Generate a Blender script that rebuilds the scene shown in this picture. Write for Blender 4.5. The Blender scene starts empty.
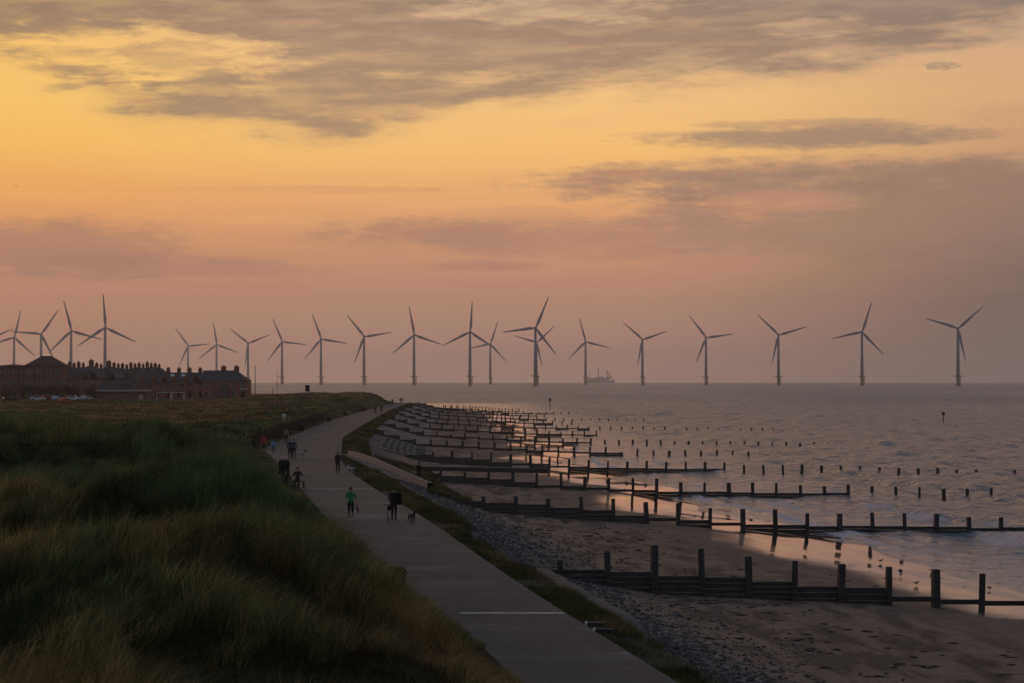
import bpy, bmesh, math, random
import numpy as np
from mathutils import Vector, Matrix

random.seed(7)
rng = np.random.default_rng(11)
scene = bpy.context.scene
COL = scene.collection
PI = math.pi
R = math.radians

CAM_Z = 7.2          # eye height above the promenade, metres
SEA = -3.7           # sea level
F = 1991.0           # focal length in pixels at 1024 wide
PY0 = 379.0          # image row of the true horizontal
EARTH = 6.37e6


def at(px, py, z=0.0):
    d = (CAM_Z - z) * F / (py - PY0)
    return Vector(((px - 512) * d / F, d, z))


def xd(px, d):
    return (px - 512) * d / F


def lin(r, g, b):
    def c(v):
        v /= 255.0
        return v / 12.92 if v <= 0.04045 else ((v + 0.055) / 1.055) ** 2.4
    return (c(r), c(g), c(b), 1.0)


def sstep(x):
    x = np.clip(x, 0.0, 1.0)
    return x * x * (3 - 2 * x)


# ------------------------------------------------------------------ noise
def _hash(ix, iy, seed):
    n = (ix.astype(np.int64) * 374761393 + iy.astype(np.int64) * 668265263 + seed * 1442695041) & 0x7FFFFFFF
    n = ((n ^ (n >> 13)) * 1274126177) & 0x7FFFFFFF
    n = n ^ (n >> 16)
    return (n & 0xFFFF) / 65535.0


def vnoise(x, y, seed=0):
    x = np.asarray(x, float); y = np.asarray(y, float)
    ix = np.floor(x); iy = np.floor(y)
    fx = x - ix; fy = y - iy
    fx = fx * fx * (3 - 2 * fx); fy = fy * fy * (3 - 2 * fy)
    a = _hash(ix, iy, seed); b = _hash(ix + 1, iy, seed)
    c = _hash(ix, iy + 1, seed); d = _hash(ix + 1, iy + 1, seed)
    return (a + (b - a) * fx) * (1 - fy) + (c + (d - c) * fx) * fy


def fbm(x, y, oct=4, seed=0):
    s = 0; a = 0.5; t = 0
    for k in range(oct):
        s = s + a * vnoise(np.asarray(x) * 2 ** k, np.asarray(y) * 2 ** k, seed + k * 17)
        t += a; a *= 0.5
    return s / t


# ------------------------------------------------------------------ layout curves
_yy = np.arange(-60, 1000, 1.0)


def _curve(pts, sm=12):
    ys = np.array([p[0] for p in pts]); xs = np.array([p[1] for p in pts])
    v = np.interp(_yy, ys, xs)
    # linear extrapolation towards the camera
    k = (xs[1] - xs[0]) / (ys[1] - ys[0])
    v = np.where(_yy < ys[0], xs[0] + k * (_yy - ys[0]), v)
    pad = np.concatenate([v[0] + (v[1] - v[0]) * np.arange(-30, 0), v, v[-1] + (v[-1] - v[-2]) * np.arange(1, 31)])
    kern = np.exp(-0.5 * (np.arange(-30, 31) / (sm * 0.5)) ** 2); kern /= kern.sum()
    sm_v = np.convolve(pad, kern, 'valid')
    return lambda y: np.interp(y, _yy, sm_v)


RB = _curve([(47, 4.0), (62, 1.55), (70, 0.28), (104, -4.6), (130, -8.9), (159, -13.2), (177, -15.2), (196, -16.8),
             (247, -21), (350, -24.8), (462, -28.3), (551, -30.2), (700, -33), (1000, -40)])
LB = _curve([(30, 2.2), (47, 0.5), (60, -1.9), (70, -3.9), (86, -7.0), (127, -13.2), (160, -18.2), (177, -21.0), (196, -24.2), (214, -26.2),
             (247, -27.7), (341, -31.3), (462, -33.2), (551, -35), (700, -38), (1000, -45)])


def ground_drop(X, Y):
    return -7.0 * sstep((np.asarray(Y, float) - 585) / 380.0) * sstep((np.asarray(X, float) + 100) / 25.0)


_bs = np.array([-1, 0, 1.7, 2.3, 4, 6.6, 9, 16, 25, 31, 45, 80, 170, 400])
_bz = np.array([-0.2, -0.12, -0.35, -1.15, -1.6, -2.1, -2.45, -2.87, -3.35, -3.70, -4.25, -5.3, -7, -12])


def beach_z(s, Y):
    s = np.asarray(s, float); Y = np.asarray(Y, float)
    z = np.interp(s, _bs, _bz)
    # beyond the ramp the shore is a sloped bank without a step
    soft = np.interp(s, [-1, 0, 3, 9, 16, 25, 31, 45, 80, 170, 400], [-0.2, -0.1, -0.55, -2.3, -2.87, -3.35, -3.70, -4.25, -5.3, -7, -12])
    k = sstep((Y - 92) / 20)
    z = z * (1 - k) + soft * k
    bay = np.sin((Y - 90) / 47.5 * 2 * PI + 0.6) * 0.10 * sstep((Y - 120) / 60)
    z = z + ((fbm(s * 0.12, Y * 0.05, 4, 5) - 0.5) * 0.34 + bay + (fbm(s * 0.5, Y * 0.16, 3, 6) - 0.5) * 0.07) * sstep((s - 4) / 8) * sstep((60 - s) / 20)
    return z + ground_drop(0 * s, Y) * 0.75


def land_z(X, Y):
    X = np.asarray(X, float); Y = np.asarray(Y, float)
    t = LB(Y) - X
    nz = fbm(X * 0.10, Y * 0.10, 4, 3) - 0.5
    nz2 = fbm(X * 0.028, Y * 0.022, 3, 9) - 0.5
    wob = (fbm(X * 0.07, Y * 0.0, 2, 21) - 0.5) * 10

    def bump(yc, h, s1, s2):
        d = Y - yc - wob * 0.6
        return h * np.exp(-0.5 * (d / np.where(d < 0, s1, s2)) ** 2)
    near = 4.4 * np.exp(-0.5 * (Y / 11.0) ** 2)
    A = bump(41, 3.5, 10.5, 6.5) * sstep((t - 0.4) / 7.0)
    B1 = bump(69, 3.35, 9, 10) * sstep(t / 6.5)
    B2 = bump(93, 4.55, 12, 26) * sstep(t / 9.5)
    base = (0.95 + 0.9 * sstep((120 - Y) / 70)) * sstep(t / np.where(Y < 120, 4.0, 6.0))
    p = 5.0
    z = (near ** p + A ** p + B1 ** p + B2 ** p + base ** p) ** (1 / p)
    z = z + nz * (0.9 * sstep((140 - Y) / 60) + 0.35) * sstep(t / 4) + nz2 * 1.7 * sstep(t / 12) * sstep((Y - 90) / 100)
    z = z + (fbm(X * 0.26 + 5, Y * 0.20, 3, 13) - 0.5) * 1.5 * sstep((t - 0.5) / 3.5) * sstep((115 - Y) / 25) * sstep((Y - 20) / 8)
    # far dune ridge in front of the sea
    rid = 1.0 + 1.9 * sstep((X + 84) / 26)
    rg = np.exp(-0.5 * ((Y - 560) / 34.0) ** 2) * (rid - 0.95) * sstep(t / 3.5)
    z = z + rg * (0.78 + 0.55 * fbm(X * 0.16, Y * 0.03, 3, 41))
    z = np.where(t < 0.25, 0.02 * t / 0.25 - 0.01, z + 0.02)
    z = np.minimum(z, np.where(t < 0.25, 1, 9))
    z = z + ground_drop(X, Y)
    z = z - 9 * sstep((Y - 860) / 120)
    return z


# ------------------------------------------------------------------ node helpers
class E:
    """a shader value that can be combined with + - * / and math calls"""
    def __init__(s, nt, sock): s.nt = nt; s.s = sock
    def _m(s, op, *a, clamp=False):
        n = s.nt.nodes.new('ShaderNodeMath'); n.operation = op; n.use_clamp = clamp
        for i, v in enumerate((s,) + a):
            if isinstance(v, E): s.nt.links.new(v.s, n.inputs[i])
            else: n.inputs[i].default_value = float(v)
        return E(s.nt, n.outputs[0])
    def __add__(s, o): return s._m('ADD', o)
    def __radd__(s, o): return s._m('ADD', o)
    def __sub__(s, o): return s._m('SUBTRACT', o)
    def __rsub__(s, o): return (s * -1) + o
    def __mul__(s, o): return s._m('MULTIPLY', o)
    def __rmul__(s, o): return s._m('MULTIPLY', o)
    def __truediv__(s, o): return s._m('DIVIDE', o)
    def clamp(s): return s._m('ADD', 0.0, clamp=True)
    def pow(s, k): return s._m('POWER', k)
    def max(s, k): return s._m('MAXIMUM', k)
    def min(s, k): return s._m('MINIMUM', k)
    def abs(s): return s._m('ABSOLUTE')
    def sqrt(s): return s._m('SQRT')
    def smooth(s, a, b, lo=0.0, hi=1.0):
        n = s.nt.nodes.new('ShaderNodeMapRange'); n.interpolation_type = 'SMOOTHSTEP'
        s.nt.links.new(s.s, n.inputs[0])
        for i, v in zip((1, 2, 3, 4), (a, b, lo, hi)): n.inputs[i].default_value = v
        return E(s.nt, n.outputs[0])


def combine(nt, x, y, z):
    n = nt.nodes.new('ShaderNodeCombineXYZ')
    for i, v in enumerate((x, y, z)):
        if isinstance(v, E): nt.links.new(v.s, n.inputs[i])
        else: n.inputs[i].default_value = v
    return n.outputs[0]


def noise(nt, vec, scale, detail=4, rough=0.5, dist=0.0):
    n = nt.nodes.new('ShaderNodeTexNoise')
    n.inputs['Scale'].default_value = scale; n.inputs['Detail'].default_value = detail
    n.inputs['Roughness'].default_value = rough; n.inputs['Distortion'].default_value = dist
    if vec is not None: nt.links.new(vec, n.inputs['Vector'])
    return E(nt, n.outputs[0])


def mixc(nt, f, a, b, mode='MIX'):
    n = nt.nodes.new('ShaderNodeMix'); n.data_type = 'RGBA'; n.blend_type = mode
    fs, sa, sb = n.inputs[0], n.inputs[6], n.inputs[7]
    for sk, v in ((fs, f), (sa, a), (sb, b)):
        if isinstance(v, E): nt.links.new(v.s, sk)
        elif hasattr(v, 'is_output'): nt.links.new(v, sk)
        else: sk.default_value = v if not isinstance(v, (int, float)) else float(v)
    return n.outputs[2]


def ramp(nt, fac, stops, interp='LINEAR'):
    n = nt.nodes.new('ShaderNodeValToRGB'); n.color_ramp.interpolation = interp
    el = n.color_ramp.elements
    while len(el) > 1: el.remove(el[-1])
    for i, (p, c) in enumerate(stops):
        e = el[0] if i == 0 else el.new(p)
        e.position = p; e.color = c if len(c) == 4 else (*c, 1)
    nt.links.new(fac.s if isinstance(fac, E) else fac, n.inputs[0])
    return n.outputs[0]


def new_mat(name):
    m = bpy.data.materials.new(name); m.use_nodes = True
    nt = m.node_tree; b = nt.nodes['Principled BSDF']
    return m, nt, b


def position(nt):
    g = nt.nodes.new('ShaderNodeNewGeometry')
    sp = nt.nodes.new('ShaderNodeSeparateXYZ'); nt.links.new(g.outputs['Position'], sp.inputs[0])
    return g, E(nt, sp.outputs[0]), E(nt, sp.outputs[1]), E(nt, sp.outputs[2])


def attr(nt, name):
    a = nt.nodes.new('ShaderNodeAttribute'); a.attribute_name = name
    return E(nt, a.outputs['Fac'])


def bump(nt, b, h, strength=0.5, dist=0.05, sock='Normal', prev=None):
    n = nt.nodes.new('ShaderNodeBump'); n.inputs['Strength'].default_value = strength; n.inputs['Distance'].default_value = dist
    nt.links.new(h.s, n.inputs['Height'])
    if prev is not None: nt.links.new(prev, n.inputs['Normal'])
    if b is not None: nt.links.new(n.outputs[0], b.inputs[sock])
    return n.outputs[0]


def simple(name, col, rough=0.6, var=0.25, scale=6.0, bmp=0.0, spec=0.5, metal=0.0):
    m, nt, b = new_mat(name)
    tc = nt.nodes.new('ShaderNodeTexCoord')
    n = noise(nt, tc.outputs['Object'], scale, 5, 0.6)
    c2 = tuple(max(0, v * (1 - var)) for v in col[:3]) + (1,)
    c3 = tuple(min(1, v * (1 + var)) for v in col[:3]) + (1,)
    nt.links.new(mixc(nt, n.smooth(0.3, 0.7), c2, c3), b.inputs['Base Color'])
    b.inputs['Roughness'].default_value = rough; b.inputs['Metallic'].default_value = metal
    b.inputs['Specular IOR Level'].default_value = spec
    if bmp: bump(nt, b, n, bmp, 0.03)
    return m


M = {}


def mats():
    # weathered timber
    m, nt, b = new_mat('groyne_timber')
    g, x, y, z = position(nt)
    tc = nt.nodes.new('ShaderNodeTexCoord')
    gr = noise(nt, combine(nt, x * 1.2, y * 9, z * 14), 1.0, 6, 0.65)
    alg = noise(nt, tc.outputs['Object'], 1.4, 4, 0.6)
    c = mixc(nt, gr.smooth(0.3, 0.72), (0.022, 0.019, 0.018, 1), (0.085, 0.08, 0.078, 1))
    c = mixc(nt, (alg.smooth(0.5, 0.7) * z.smooth(-2.2, -3.3)).clamp(), c, (0.018, 0.022, 0.012, 1))
    nt.links.new(c, b.inputs['Base Color'])
    b.inputs['Roughness'].default_value = 0.75
    bump(nt, b, gr, 0.7, 0.03)
    M['timber'] = m

    # sand / wet sand / shingle: one beach material driven by height and distance along the profile
    m, nt, b = new_mat('beach_sand')
    g, x, y, z = position(nt)
    s = attr(nt, 'shore')
    n1 = noise(nt, combine(nt, x * 0.6, y * 0.18, 0.0), 1.0, 6, 0.62, 0.4)
    n2 = noise(nt, g.outputs['Position'], 0.9, 6, 0.7)
    n3 = noise(nt, combine(nt, x * 0.22, y * 0.07, 3.0), 1.0, 3, 0.5)
    sand = mixc(nt, n2.smooth(0.3, 0.7), (0.17, 0.112, 0.078, 1), (0.30, 0.205, 0.14, 1))
    weed = ((n1 * 0.7 + n2 * 0.3).smooth(0.46, 0.56) * s.smooth(5.0, 9.0) * s.smooth(25.0, 16.0)).clamp()
    sand = mixc(nt, weed * 0.85, sand, (0.042, 0.026, 0.018, 1))
    wob = (n3 - 0.5) * 5.0
    soil = s.smooth(2.3, 1.7)
    n5 = noise(nt, combine(nt, x * 0.35, y * 0.10, 1.0), 1.0, 5, 0.6)
    wz = z + (n5 - 0.5) * 0.22
    wet = wz.smooth(-3.16, -3.40) * s.smooth(10, 14)
    damp = wz.smooth(-2.95, -3.35)
    vor = nt.nodes.new('ShaderNodeTexVoronoi'); vor.inputs['Scale'].default_value = 7.5
    nt.links.new(g.outputs['Position'], vor.inputs['Vector'])
    vc = nt.nodes.new('ShaderNodeSeparateColor'); nt.links.new(vor.outputs['Color'], vc.inputs[0])
    peb = mixc(nt, E(nt, vc.outputs[0]), (0.036, 0.036, 0.04, 1), (0.18, 0.165, 0.155, 1))
    shing = ((s + (n2 - 0.5) * 9.0 + (n3 - 0.5) * 6.0).smooth(8.5, 3.5)).clamp()
    sand = mixc(nt, damp * 0.55, sand, (0.10, 0.070, 0.050, 1))
    dry = mixc(nt, shing, sand, peb)
    col = mixc(nt, wet, mixc(nt, soil, dry, (0.045, 0.04, 0.026, 1)), (0.055, 0.045, 0.038, 1))
    nt.links.new(col, b.inputs['Base Color'])
    nt.links.new(wet.s, b.inputs['Coat Weight']); b.inputs['Coat Roughness'].default_value = 0.04; b.inputs['Coat IOR'].default_value = 1.4
    rg = (wet * -0.77 + 0.85)
    nt.links.new((rg + (n3 - 0.5) * 0.06).clamp().s, b.inputs['Roughness'])
    vd = E(nt, vor.outputs['Distance'])
    hgt = vd * -1.4 * shing + n2 * 0.5 + n1 * 0.3
    dry_f = wet * -0.97 + 1.0
    bn = nt.nodes.new('ShaderNodeBump'); bn.inputs['Distance'].default_value = 0.12
    nt.links.new((dry_f * 0.8).s, bn.inputs['Strength']); nt.links.new(hgt.s, bn.inputs['Height'])
    nt.links.new(bn.outputs[0], b.inputs['Normal'])
    M['beach'] = m

    # sea
    m, nt, b = new_mat('sea_water')
    g, x, y, z = position(nt)
    foam = attr(nt, 'foam')
    a1 = noise(nt, combine(nt, x * 1.0, y * 0.55, 0.0), 0.30, 4, 0.6)
    a2 = noise(nt, combine(nt, x * 1.0, y * 0.6, 5.0), 1.1, 4, 0.65)
    a3 = noise(nt, combine(nt, x * 1.0, y * 0.5, 9.0), 0.07, 4, 0.6)
    calm = attr(nt, 'calm')
    h = a1 * 5.0 + a2 * 1.8 + a3 * 8.0
    bn = nt.nodes.new('ShaderNodeBump'); bn.inputs['Distance'].default_value = 0.75
    nt.links.new((calm * 0.9 + 0.06).s, bn.inputs['Strength']); nt.links.new(h.s, bn.inputs['Height'])
    nt.links.new(bn.outputs[0], b.inputs['Normal'])
    fn = noise(nt, combine(nt, x * 1.0, y * 0.8, 0.0), 1.7, 6, 0.7)
    fn2 = noise(nt, combine(nt, x * 1.0, y * 0.45, 3.0), 0.6, 4, 0.6)
    ff = (foam * 1.05 + fn * 1.9 + fn2 * 1.1 - 2.12).smooth(0.0, 0.4)
    nt.links.new(mixc(nt, ff, (0.18, 0.235, 0.285, 1), (0.72, 0.62, 0.63, 1)), b.inputs['Base Color'])
    far = attr(nt, 'far')
    gust = noise(nt, combine(nt, x * 0.006, y * 0.0022, 0.0), 1.0, 6, 0.65)
    nt.links.new((ff * 0.5 + 0.04 + calm * 0.14 + far * (gust * 0.30 - 0.03)).clamp().s, b.inputs['Roughness'])
    b.inputs['IOR'].default_value = 1.33
    M['sea'] = m

    # grass blades
    def grass(name, g1, g2, d1, d2):
        m, nt, b = new_mat(name)
        gg = nt.nodes.new('ShaderNodeNewGeometry')
        rnd = E(nt, gg.outputs['Random Per Island'])
        dry = attr(nt, 'dry')
        grn = mixc(nt, rnd, g1, g2)
        dr = mixc(nt, rnd, d1, d2)
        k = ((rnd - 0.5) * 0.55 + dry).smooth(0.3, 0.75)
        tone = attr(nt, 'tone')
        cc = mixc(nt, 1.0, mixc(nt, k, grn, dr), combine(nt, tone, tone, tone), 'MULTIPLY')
        nt.links.new(cc, b.inputs['Base Color'])
        b.inputs['Roughness'].default_value = 0.65
        b.inputs['Specular IOR Level'].default_value = 0.25
        tr = nt.nodes.new('ShaderNodeBsdfTranslucent')
        nt.links.new(cc, tr.inputs[0])
        mx = nt.nodes.new('ShaderNodeMixShader'); mx.inputs[0].default_value = 0.3
        out = nt.nodes['Material Output']
        nt.links.new(b.outputs[0], mx.inputs[1]); nt.links.new(tr.outputs[0], mx.inputs[2]); nt.links.new(mx.outputs[0], out.inputs[0])
        return m
    M['marram'] = grass('marram_grass', (0.040, 0.058, 0.020, 1), (0.125, 0.165, 0.060, 1), (0.17, 0.112, 0.040, 1), (0.34, 0.225, 0.088, 1))
    M['verge'] = grass('verge_grass', (0.035, 0.045, 0.014, 1), (0.085, 0.095, 0.03, 1), (0.12, 0.09, 0.035, 1), (0.2, 0.15, 0.07, 1))

    # dune soil and field turf
    m, nt, b = new_mat('dune_turf')
    g, x, y, z = position(nt)
    n1 = noise(nt, combine(nt, x * 0.035, y * 0.011, 0.0), 1.0, 5, 0.6, 0.5)
    n2 = noise(nt, g.outputs['Position'], 0.7, 6, 0.7)
    green = mixc(nt, n2.smooth(0.3, 0.7), (0.026, 0.032, 0.015, 1), (0.06, 0.062, 0.03, 1))
    gold = mixc(nt, n2.smooth(0.3, 0.7), (0.11, 0.078, 0.038, 1), (0.20, 0.145, 0.075, 1))
    nt.links.new(mixc(nt, (n1.smooth(0.47, 0.62) * y.smooth(110, 240)).clamp(), green, gold), b.inputs['Base Color'])
    b.inputs['Roughness'].default_value = 0.95; b.inputs['Specular IOR Level'].default_value = 0.1
    bump(nt, b, n2, 1.0, 0.5)
    M['turf'] = m

    # concrete path
    m, nt, b = new_mat('promenade_concrete')
    g, x, y, z = position(nt)
    n1 = noise(nt, combine(nt, x * 0.10, y * 0.30, 0.0), 1.0, 5, 0.6, 0.6)
    n2 = noise(nt, g.outputs['Position'], 2.2, 8, 0.7)
    n3 = noise(nt, combine(nt, x * 0.5, y * 0.16, 7.0), 1.0, 6, 0.65, 0.3)
    c = mixc(nt, n2.smooth(0.3, 0.7), (0.066, 0.060, 0.056, 1), (0.112, 0.101, 0.094, 1))
    c = mixc(nt, n1.smooth(0.55, 0.70) * 0.5, c, (0.27, 0.245, 0.225, 1))
    n4 = noise(nt, combine(nt, x * 0.03, y * 0.55, 11.0), 1.0, 3, 0.5)
    c = mixc(nt, n4.smooth(0.62, 0.78) * 0.18, c, (0.20, 0.185, 0.175, 1))
    c = mixc(nt, n3.smooth(0.50, 0.68) * 0.65, c, (0.045, 0.042, 0.04, 1))
    jy = (y / 5.2)._m('FRACT')
    c = mixc(nt, jy.smooth(0.020, 0.012) * 0.8, c, (0.02, 0.02, 0.018, 1))
    nt.links.new(c, b.inputs['Base Color'])
    b.inputs['Roughness'].default_value = 0.8
    bump(nt, b, n2, 0.25, 0.03)
    M['path'] = m

    M['concrete'] = simple('old_concrete', (0.105, 0.096, 0.088), 0.85, 0.55, 1.6, 0.6)
    M['revet'] = simple('revetment_concrete', (0.135, 0.128, 0.125), 0.85, 0.75, 0.35, 0.8)
    M['white'] = simple('white_paint', (0.78, 0.77, 0.74), 0.6, 0.12, 3)
    M['line'] = simple('pale_line_paint', (0.70, 0.67, 0.62), 0.8, 0.3, 2.5)
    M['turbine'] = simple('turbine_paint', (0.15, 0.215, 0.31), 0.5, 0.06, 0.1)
    M['pile'] = simple('transition_piece_paint', (0.30, 0.20, 0.09), 0.6, 0.2, 0.4)
    M['brick'] = simple('red_brick', (0.30, 0.105, 0.07), 0.9, 0.3, 0.8)
    M['brick2'] = simple('dark_brick', (0.19, 0.085, 0.062), 0.9, 0.3, 0.8)
    M['slate'] = simple('roof_slate', (0.055, 0.055, 0.065), 0.7, 0.3, 1.2)
    M['tile'] = simple('roof_tile', (0.085, 0.05, 0.04), 0.8, 0.3, 1.2)
    M['render'] = simple('pale_render', (0.45, 0.42, 0.4), 0.8, 0.15, 1.0)
    M['glass'] = simple('window_glass', (0.05, 0.055, 0.06), 0.08, 0.1, 1.0)
    M['black'] = simple('black_paint', (0.010, 0.010, 0.012), 0.9, 0.3, 5, 0, 0.12)
    M['darkmetal'] = simple('dark_metal', (0.03, 0.03, 0.034), 0.6, 0.3, 5, 0, 0.3, 0.2)
    M['hull'] = simple('ship_hull', (0.12, 0.08, 0.08), 0.6, 0.2, 0.1)
    M['shipwhite'] = simple('ship_paint', (0.32, 0.28, 0.27), 0.6, 0.2, 0.1)
    M['rust'] = simple('red_brown_paint', (0.24, 0.09, 0.05), 0.6, 0.2, 1)
    M['tyre'] = simple('tyre_rubber', (0.02, 0.02, 0.02), 0.8, 0.2, 5)
    M['leaf'] = simple('shrub_leaf', (0.02, 0.022, 0.013), 0.7, 0.45, 0.8)
    M['bark'] = simple('bark', (0.06, 0.045, 0.035), 0.9, 0.3, 3)
    M['stone'] = simple('beach_pebble', (0.13, 0.135, 0.145), 0.75, 0.6, 2.0)
    M['weed'] = simple('seaweed', (0.03, 0.018, 0.012), 0.6, 0.4, 4)
    M['skin'] = simple('skin', (0.42, 0.25, 0.18), 0.6, 0.08, 8)
    M['hair'] = simple('dark_hair', (0.02, 0.014, 0.01), 0.6, 0.2, 20)


def cloth(name, col):
    k = 'cloth_' + name
    if k not in M: M[k] = simple(k, col, 0.85, 0.15, 12)
    return M[k]


# ------------------------------------------------------------------ object helpers
def np_mesh(name, verts, faces, mat, parent=None, smooth=False, attrs=None, link=True):
    me = bpy.data.meshes.new(name)
    verts = np.asarray(verts, np.float32)
    if isinstance(faces, np.ndarray):
        nf, k = faces.shape
        me.vertices.add(len(verts)); me.vertices.foreach_set('co', verts.ravel())
        me.loops.add(nf * k); me.loops.foreach_set('vertex_index', faces.astype(np.int32).ravel())
        me.polygons.add(nf); me.polygons.foreach_set('loop_start', np.arange(0, nf * k, k, dtype=np.int32))
        me.update(calc_edges=True)
    else:
        me.from_pydata([tuple(map(float, v)) for v in verts], [], faces)
    if smooth: me.polygons.foreach_set('use_smooth', np.ones(len(me.polygons), bool))
    for k, v in (attrs or {}).items():
        a = me.attributes.new(k, 'FLOAT', 'POINT'); a.data.foreach_set('value', np.asarray(v, np.float32))
    if mat: me.materials.append(mat)
    me.validate()
    o = bpy.data.objects.new(name, me)
    if link: COL.objects.link(o)
    if parent: o.parent = parent
    return o


class MB:
    """collects shapes into one mesh"""
    def __init__(s): s.v = []; s.f = []
    def add(s, vs, fs):
        b = len(s.v); s.v += [tuple(v) for v in vs]; s.f += [[b + i for i in f] for f in fs]; return s
    def box(s, c, d, rot=0.0, taper=1.0):
        cx, cy, cz = c; dx, dy, dz = (q / 2 for q in d)
        vs = []
        for k, zz in ((1, -dz), (taper, dz)):
            for (a, b) in ((-1, -1), (1, -1), (1, 1), (-1, 1)):
                x, y = a * dx * k, b * dy * k
                vs.append((cx + x * math.cos(rot) - y * math.sin(rot), cy + x * math.sin(rot) + y * math.cos(rot), cz + zz))
        return s.add(vs, [[3, 2, 1, 0], [4, 5, 6, 7], [0, 1, 5, 4], [1, 2, 6, 5], [2, 3, 7, 6], [3, 0, 4, 7]])
    def cyl(s, p, q, r0, r1=None, n=12):
        p = Vector(p); q = Vector(q); r1 = r0 if r1 is None else r1
        ax = (q - p).normalized(); u = ax.orthogonal().normalized(); w = ax.cross(u)
        vs = [p + (u * math.cos(2 * PI * i / n) + w * math.sin(2 * PI * i / n)) * r0 for i in range(n)]
        vs += [q + (u * math.cos(2 * PI * i / n) + w * math.sin(2 * PI * i / n)) * r1 for i in range(n)]
        fs = [[i, (i + 1) % n, n + (i + 1) % n, n + i] for i in range(n)] + [list(range(n))[::-1], list(range(n, 2 * n))]
        return s.add(vs, fs)
    def ball(s, c, r, n=10, sc=(1, 1, 1)):
        vs = [(c[0], c[1], c[2] - r * sc[2])]
        m = n // 2
        for j in range(1, m):
            th = PI * j / m - PI / 2
            for i in range(n):
                ph = 2 * PI * i / n
                vs.append((c[0] + r * sc[0] * math.cos(th) * math.cos(ph), c[1] + r * sc[1] * math.cos(th) * math.sin(ph), c[2] + r * sc[2] * math.sin(th)))
        vs.append((c[0], c[1], c[2] + r * sc[2]))
        fs = [[0, 1 + (i + 1) % n, 1 + i] for i in range(n)]
        for j in range(m - 2):
            for i in range(n):
                a = 1 + j * n + i; b = 1 + j * n + (i + 1) % n
                fs.append([a, b, b + n, a + n])
        k = 1 + (m - 2) * n; t = len(vs) - 1
        fs += [[k + i, k + (i + 1) % n, t] for i in range(n)]
        return s.add(vs, fs)
    def build(s, name, mat, parent=None, smooth=False, bevel=0.0):
        o = np_mesh(name, s.v, s.f, mat, parent, smooth)
        if bevel:
            bm = bmesh.new(); bm.from_mesh(o.data)
            bmesh.ops.bevel(bm, geom=list(bm.edges), offset=bevel, segments=1, affect='EDGES')
            bm.to_mesh(o.data); bm.free()
        return o


def tag(o, label=None, cat=None, group=None, kind=None):
    if label: o['label'] = label
    if cat: o['category'] = cat
    if group: o['group'] = group
    if kind: o['kind'] = kind
    return o


def empty(name, loc=(0, 0, 0), rz=0.0):
    o = bpy.data.objects.new(name, None); COL.objects.link(o)
    o.location = loc; o.rotation_euler = (0, 0, rz); o.empty_display_size = 0.5
    return o


def copy_tree(o, parent=None):
    c = o.copy(); COL.objects.link(c)
    if parent: c.parent = parent
    for ch in list(o.children): copy_tree(ch, c)
    return c


ORD = ['first', 'second', 'third', 'fourth', 'fifth', 'sixth', 'seventh', 'eighth', 'ninth', 'tenth', 'eleventh', 'twelfth',
       'thirteenth', 'fourteenth', 'fifteenth', 'sixteenth', 'seventeenth', 'eighteenth', 'nineteenth', 'twentieth']


def grid_faces(nr, nc):
    i = np.arange(nr - 1)[:, None] * nc + np.arange(nc - 1)[None, :]
    return np.stack([i, i + 1, i + nc + 1, i + nc], -1).reshape(-1, 4)


# ------------------------------------------------------------------ setting
def rows_y(a, b):
    out = [a]
    while out[-1] < b: out.append(out[-1] + max(0.6, abs(out[-1]) * 0.011))
    return np.array(out)


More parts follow.
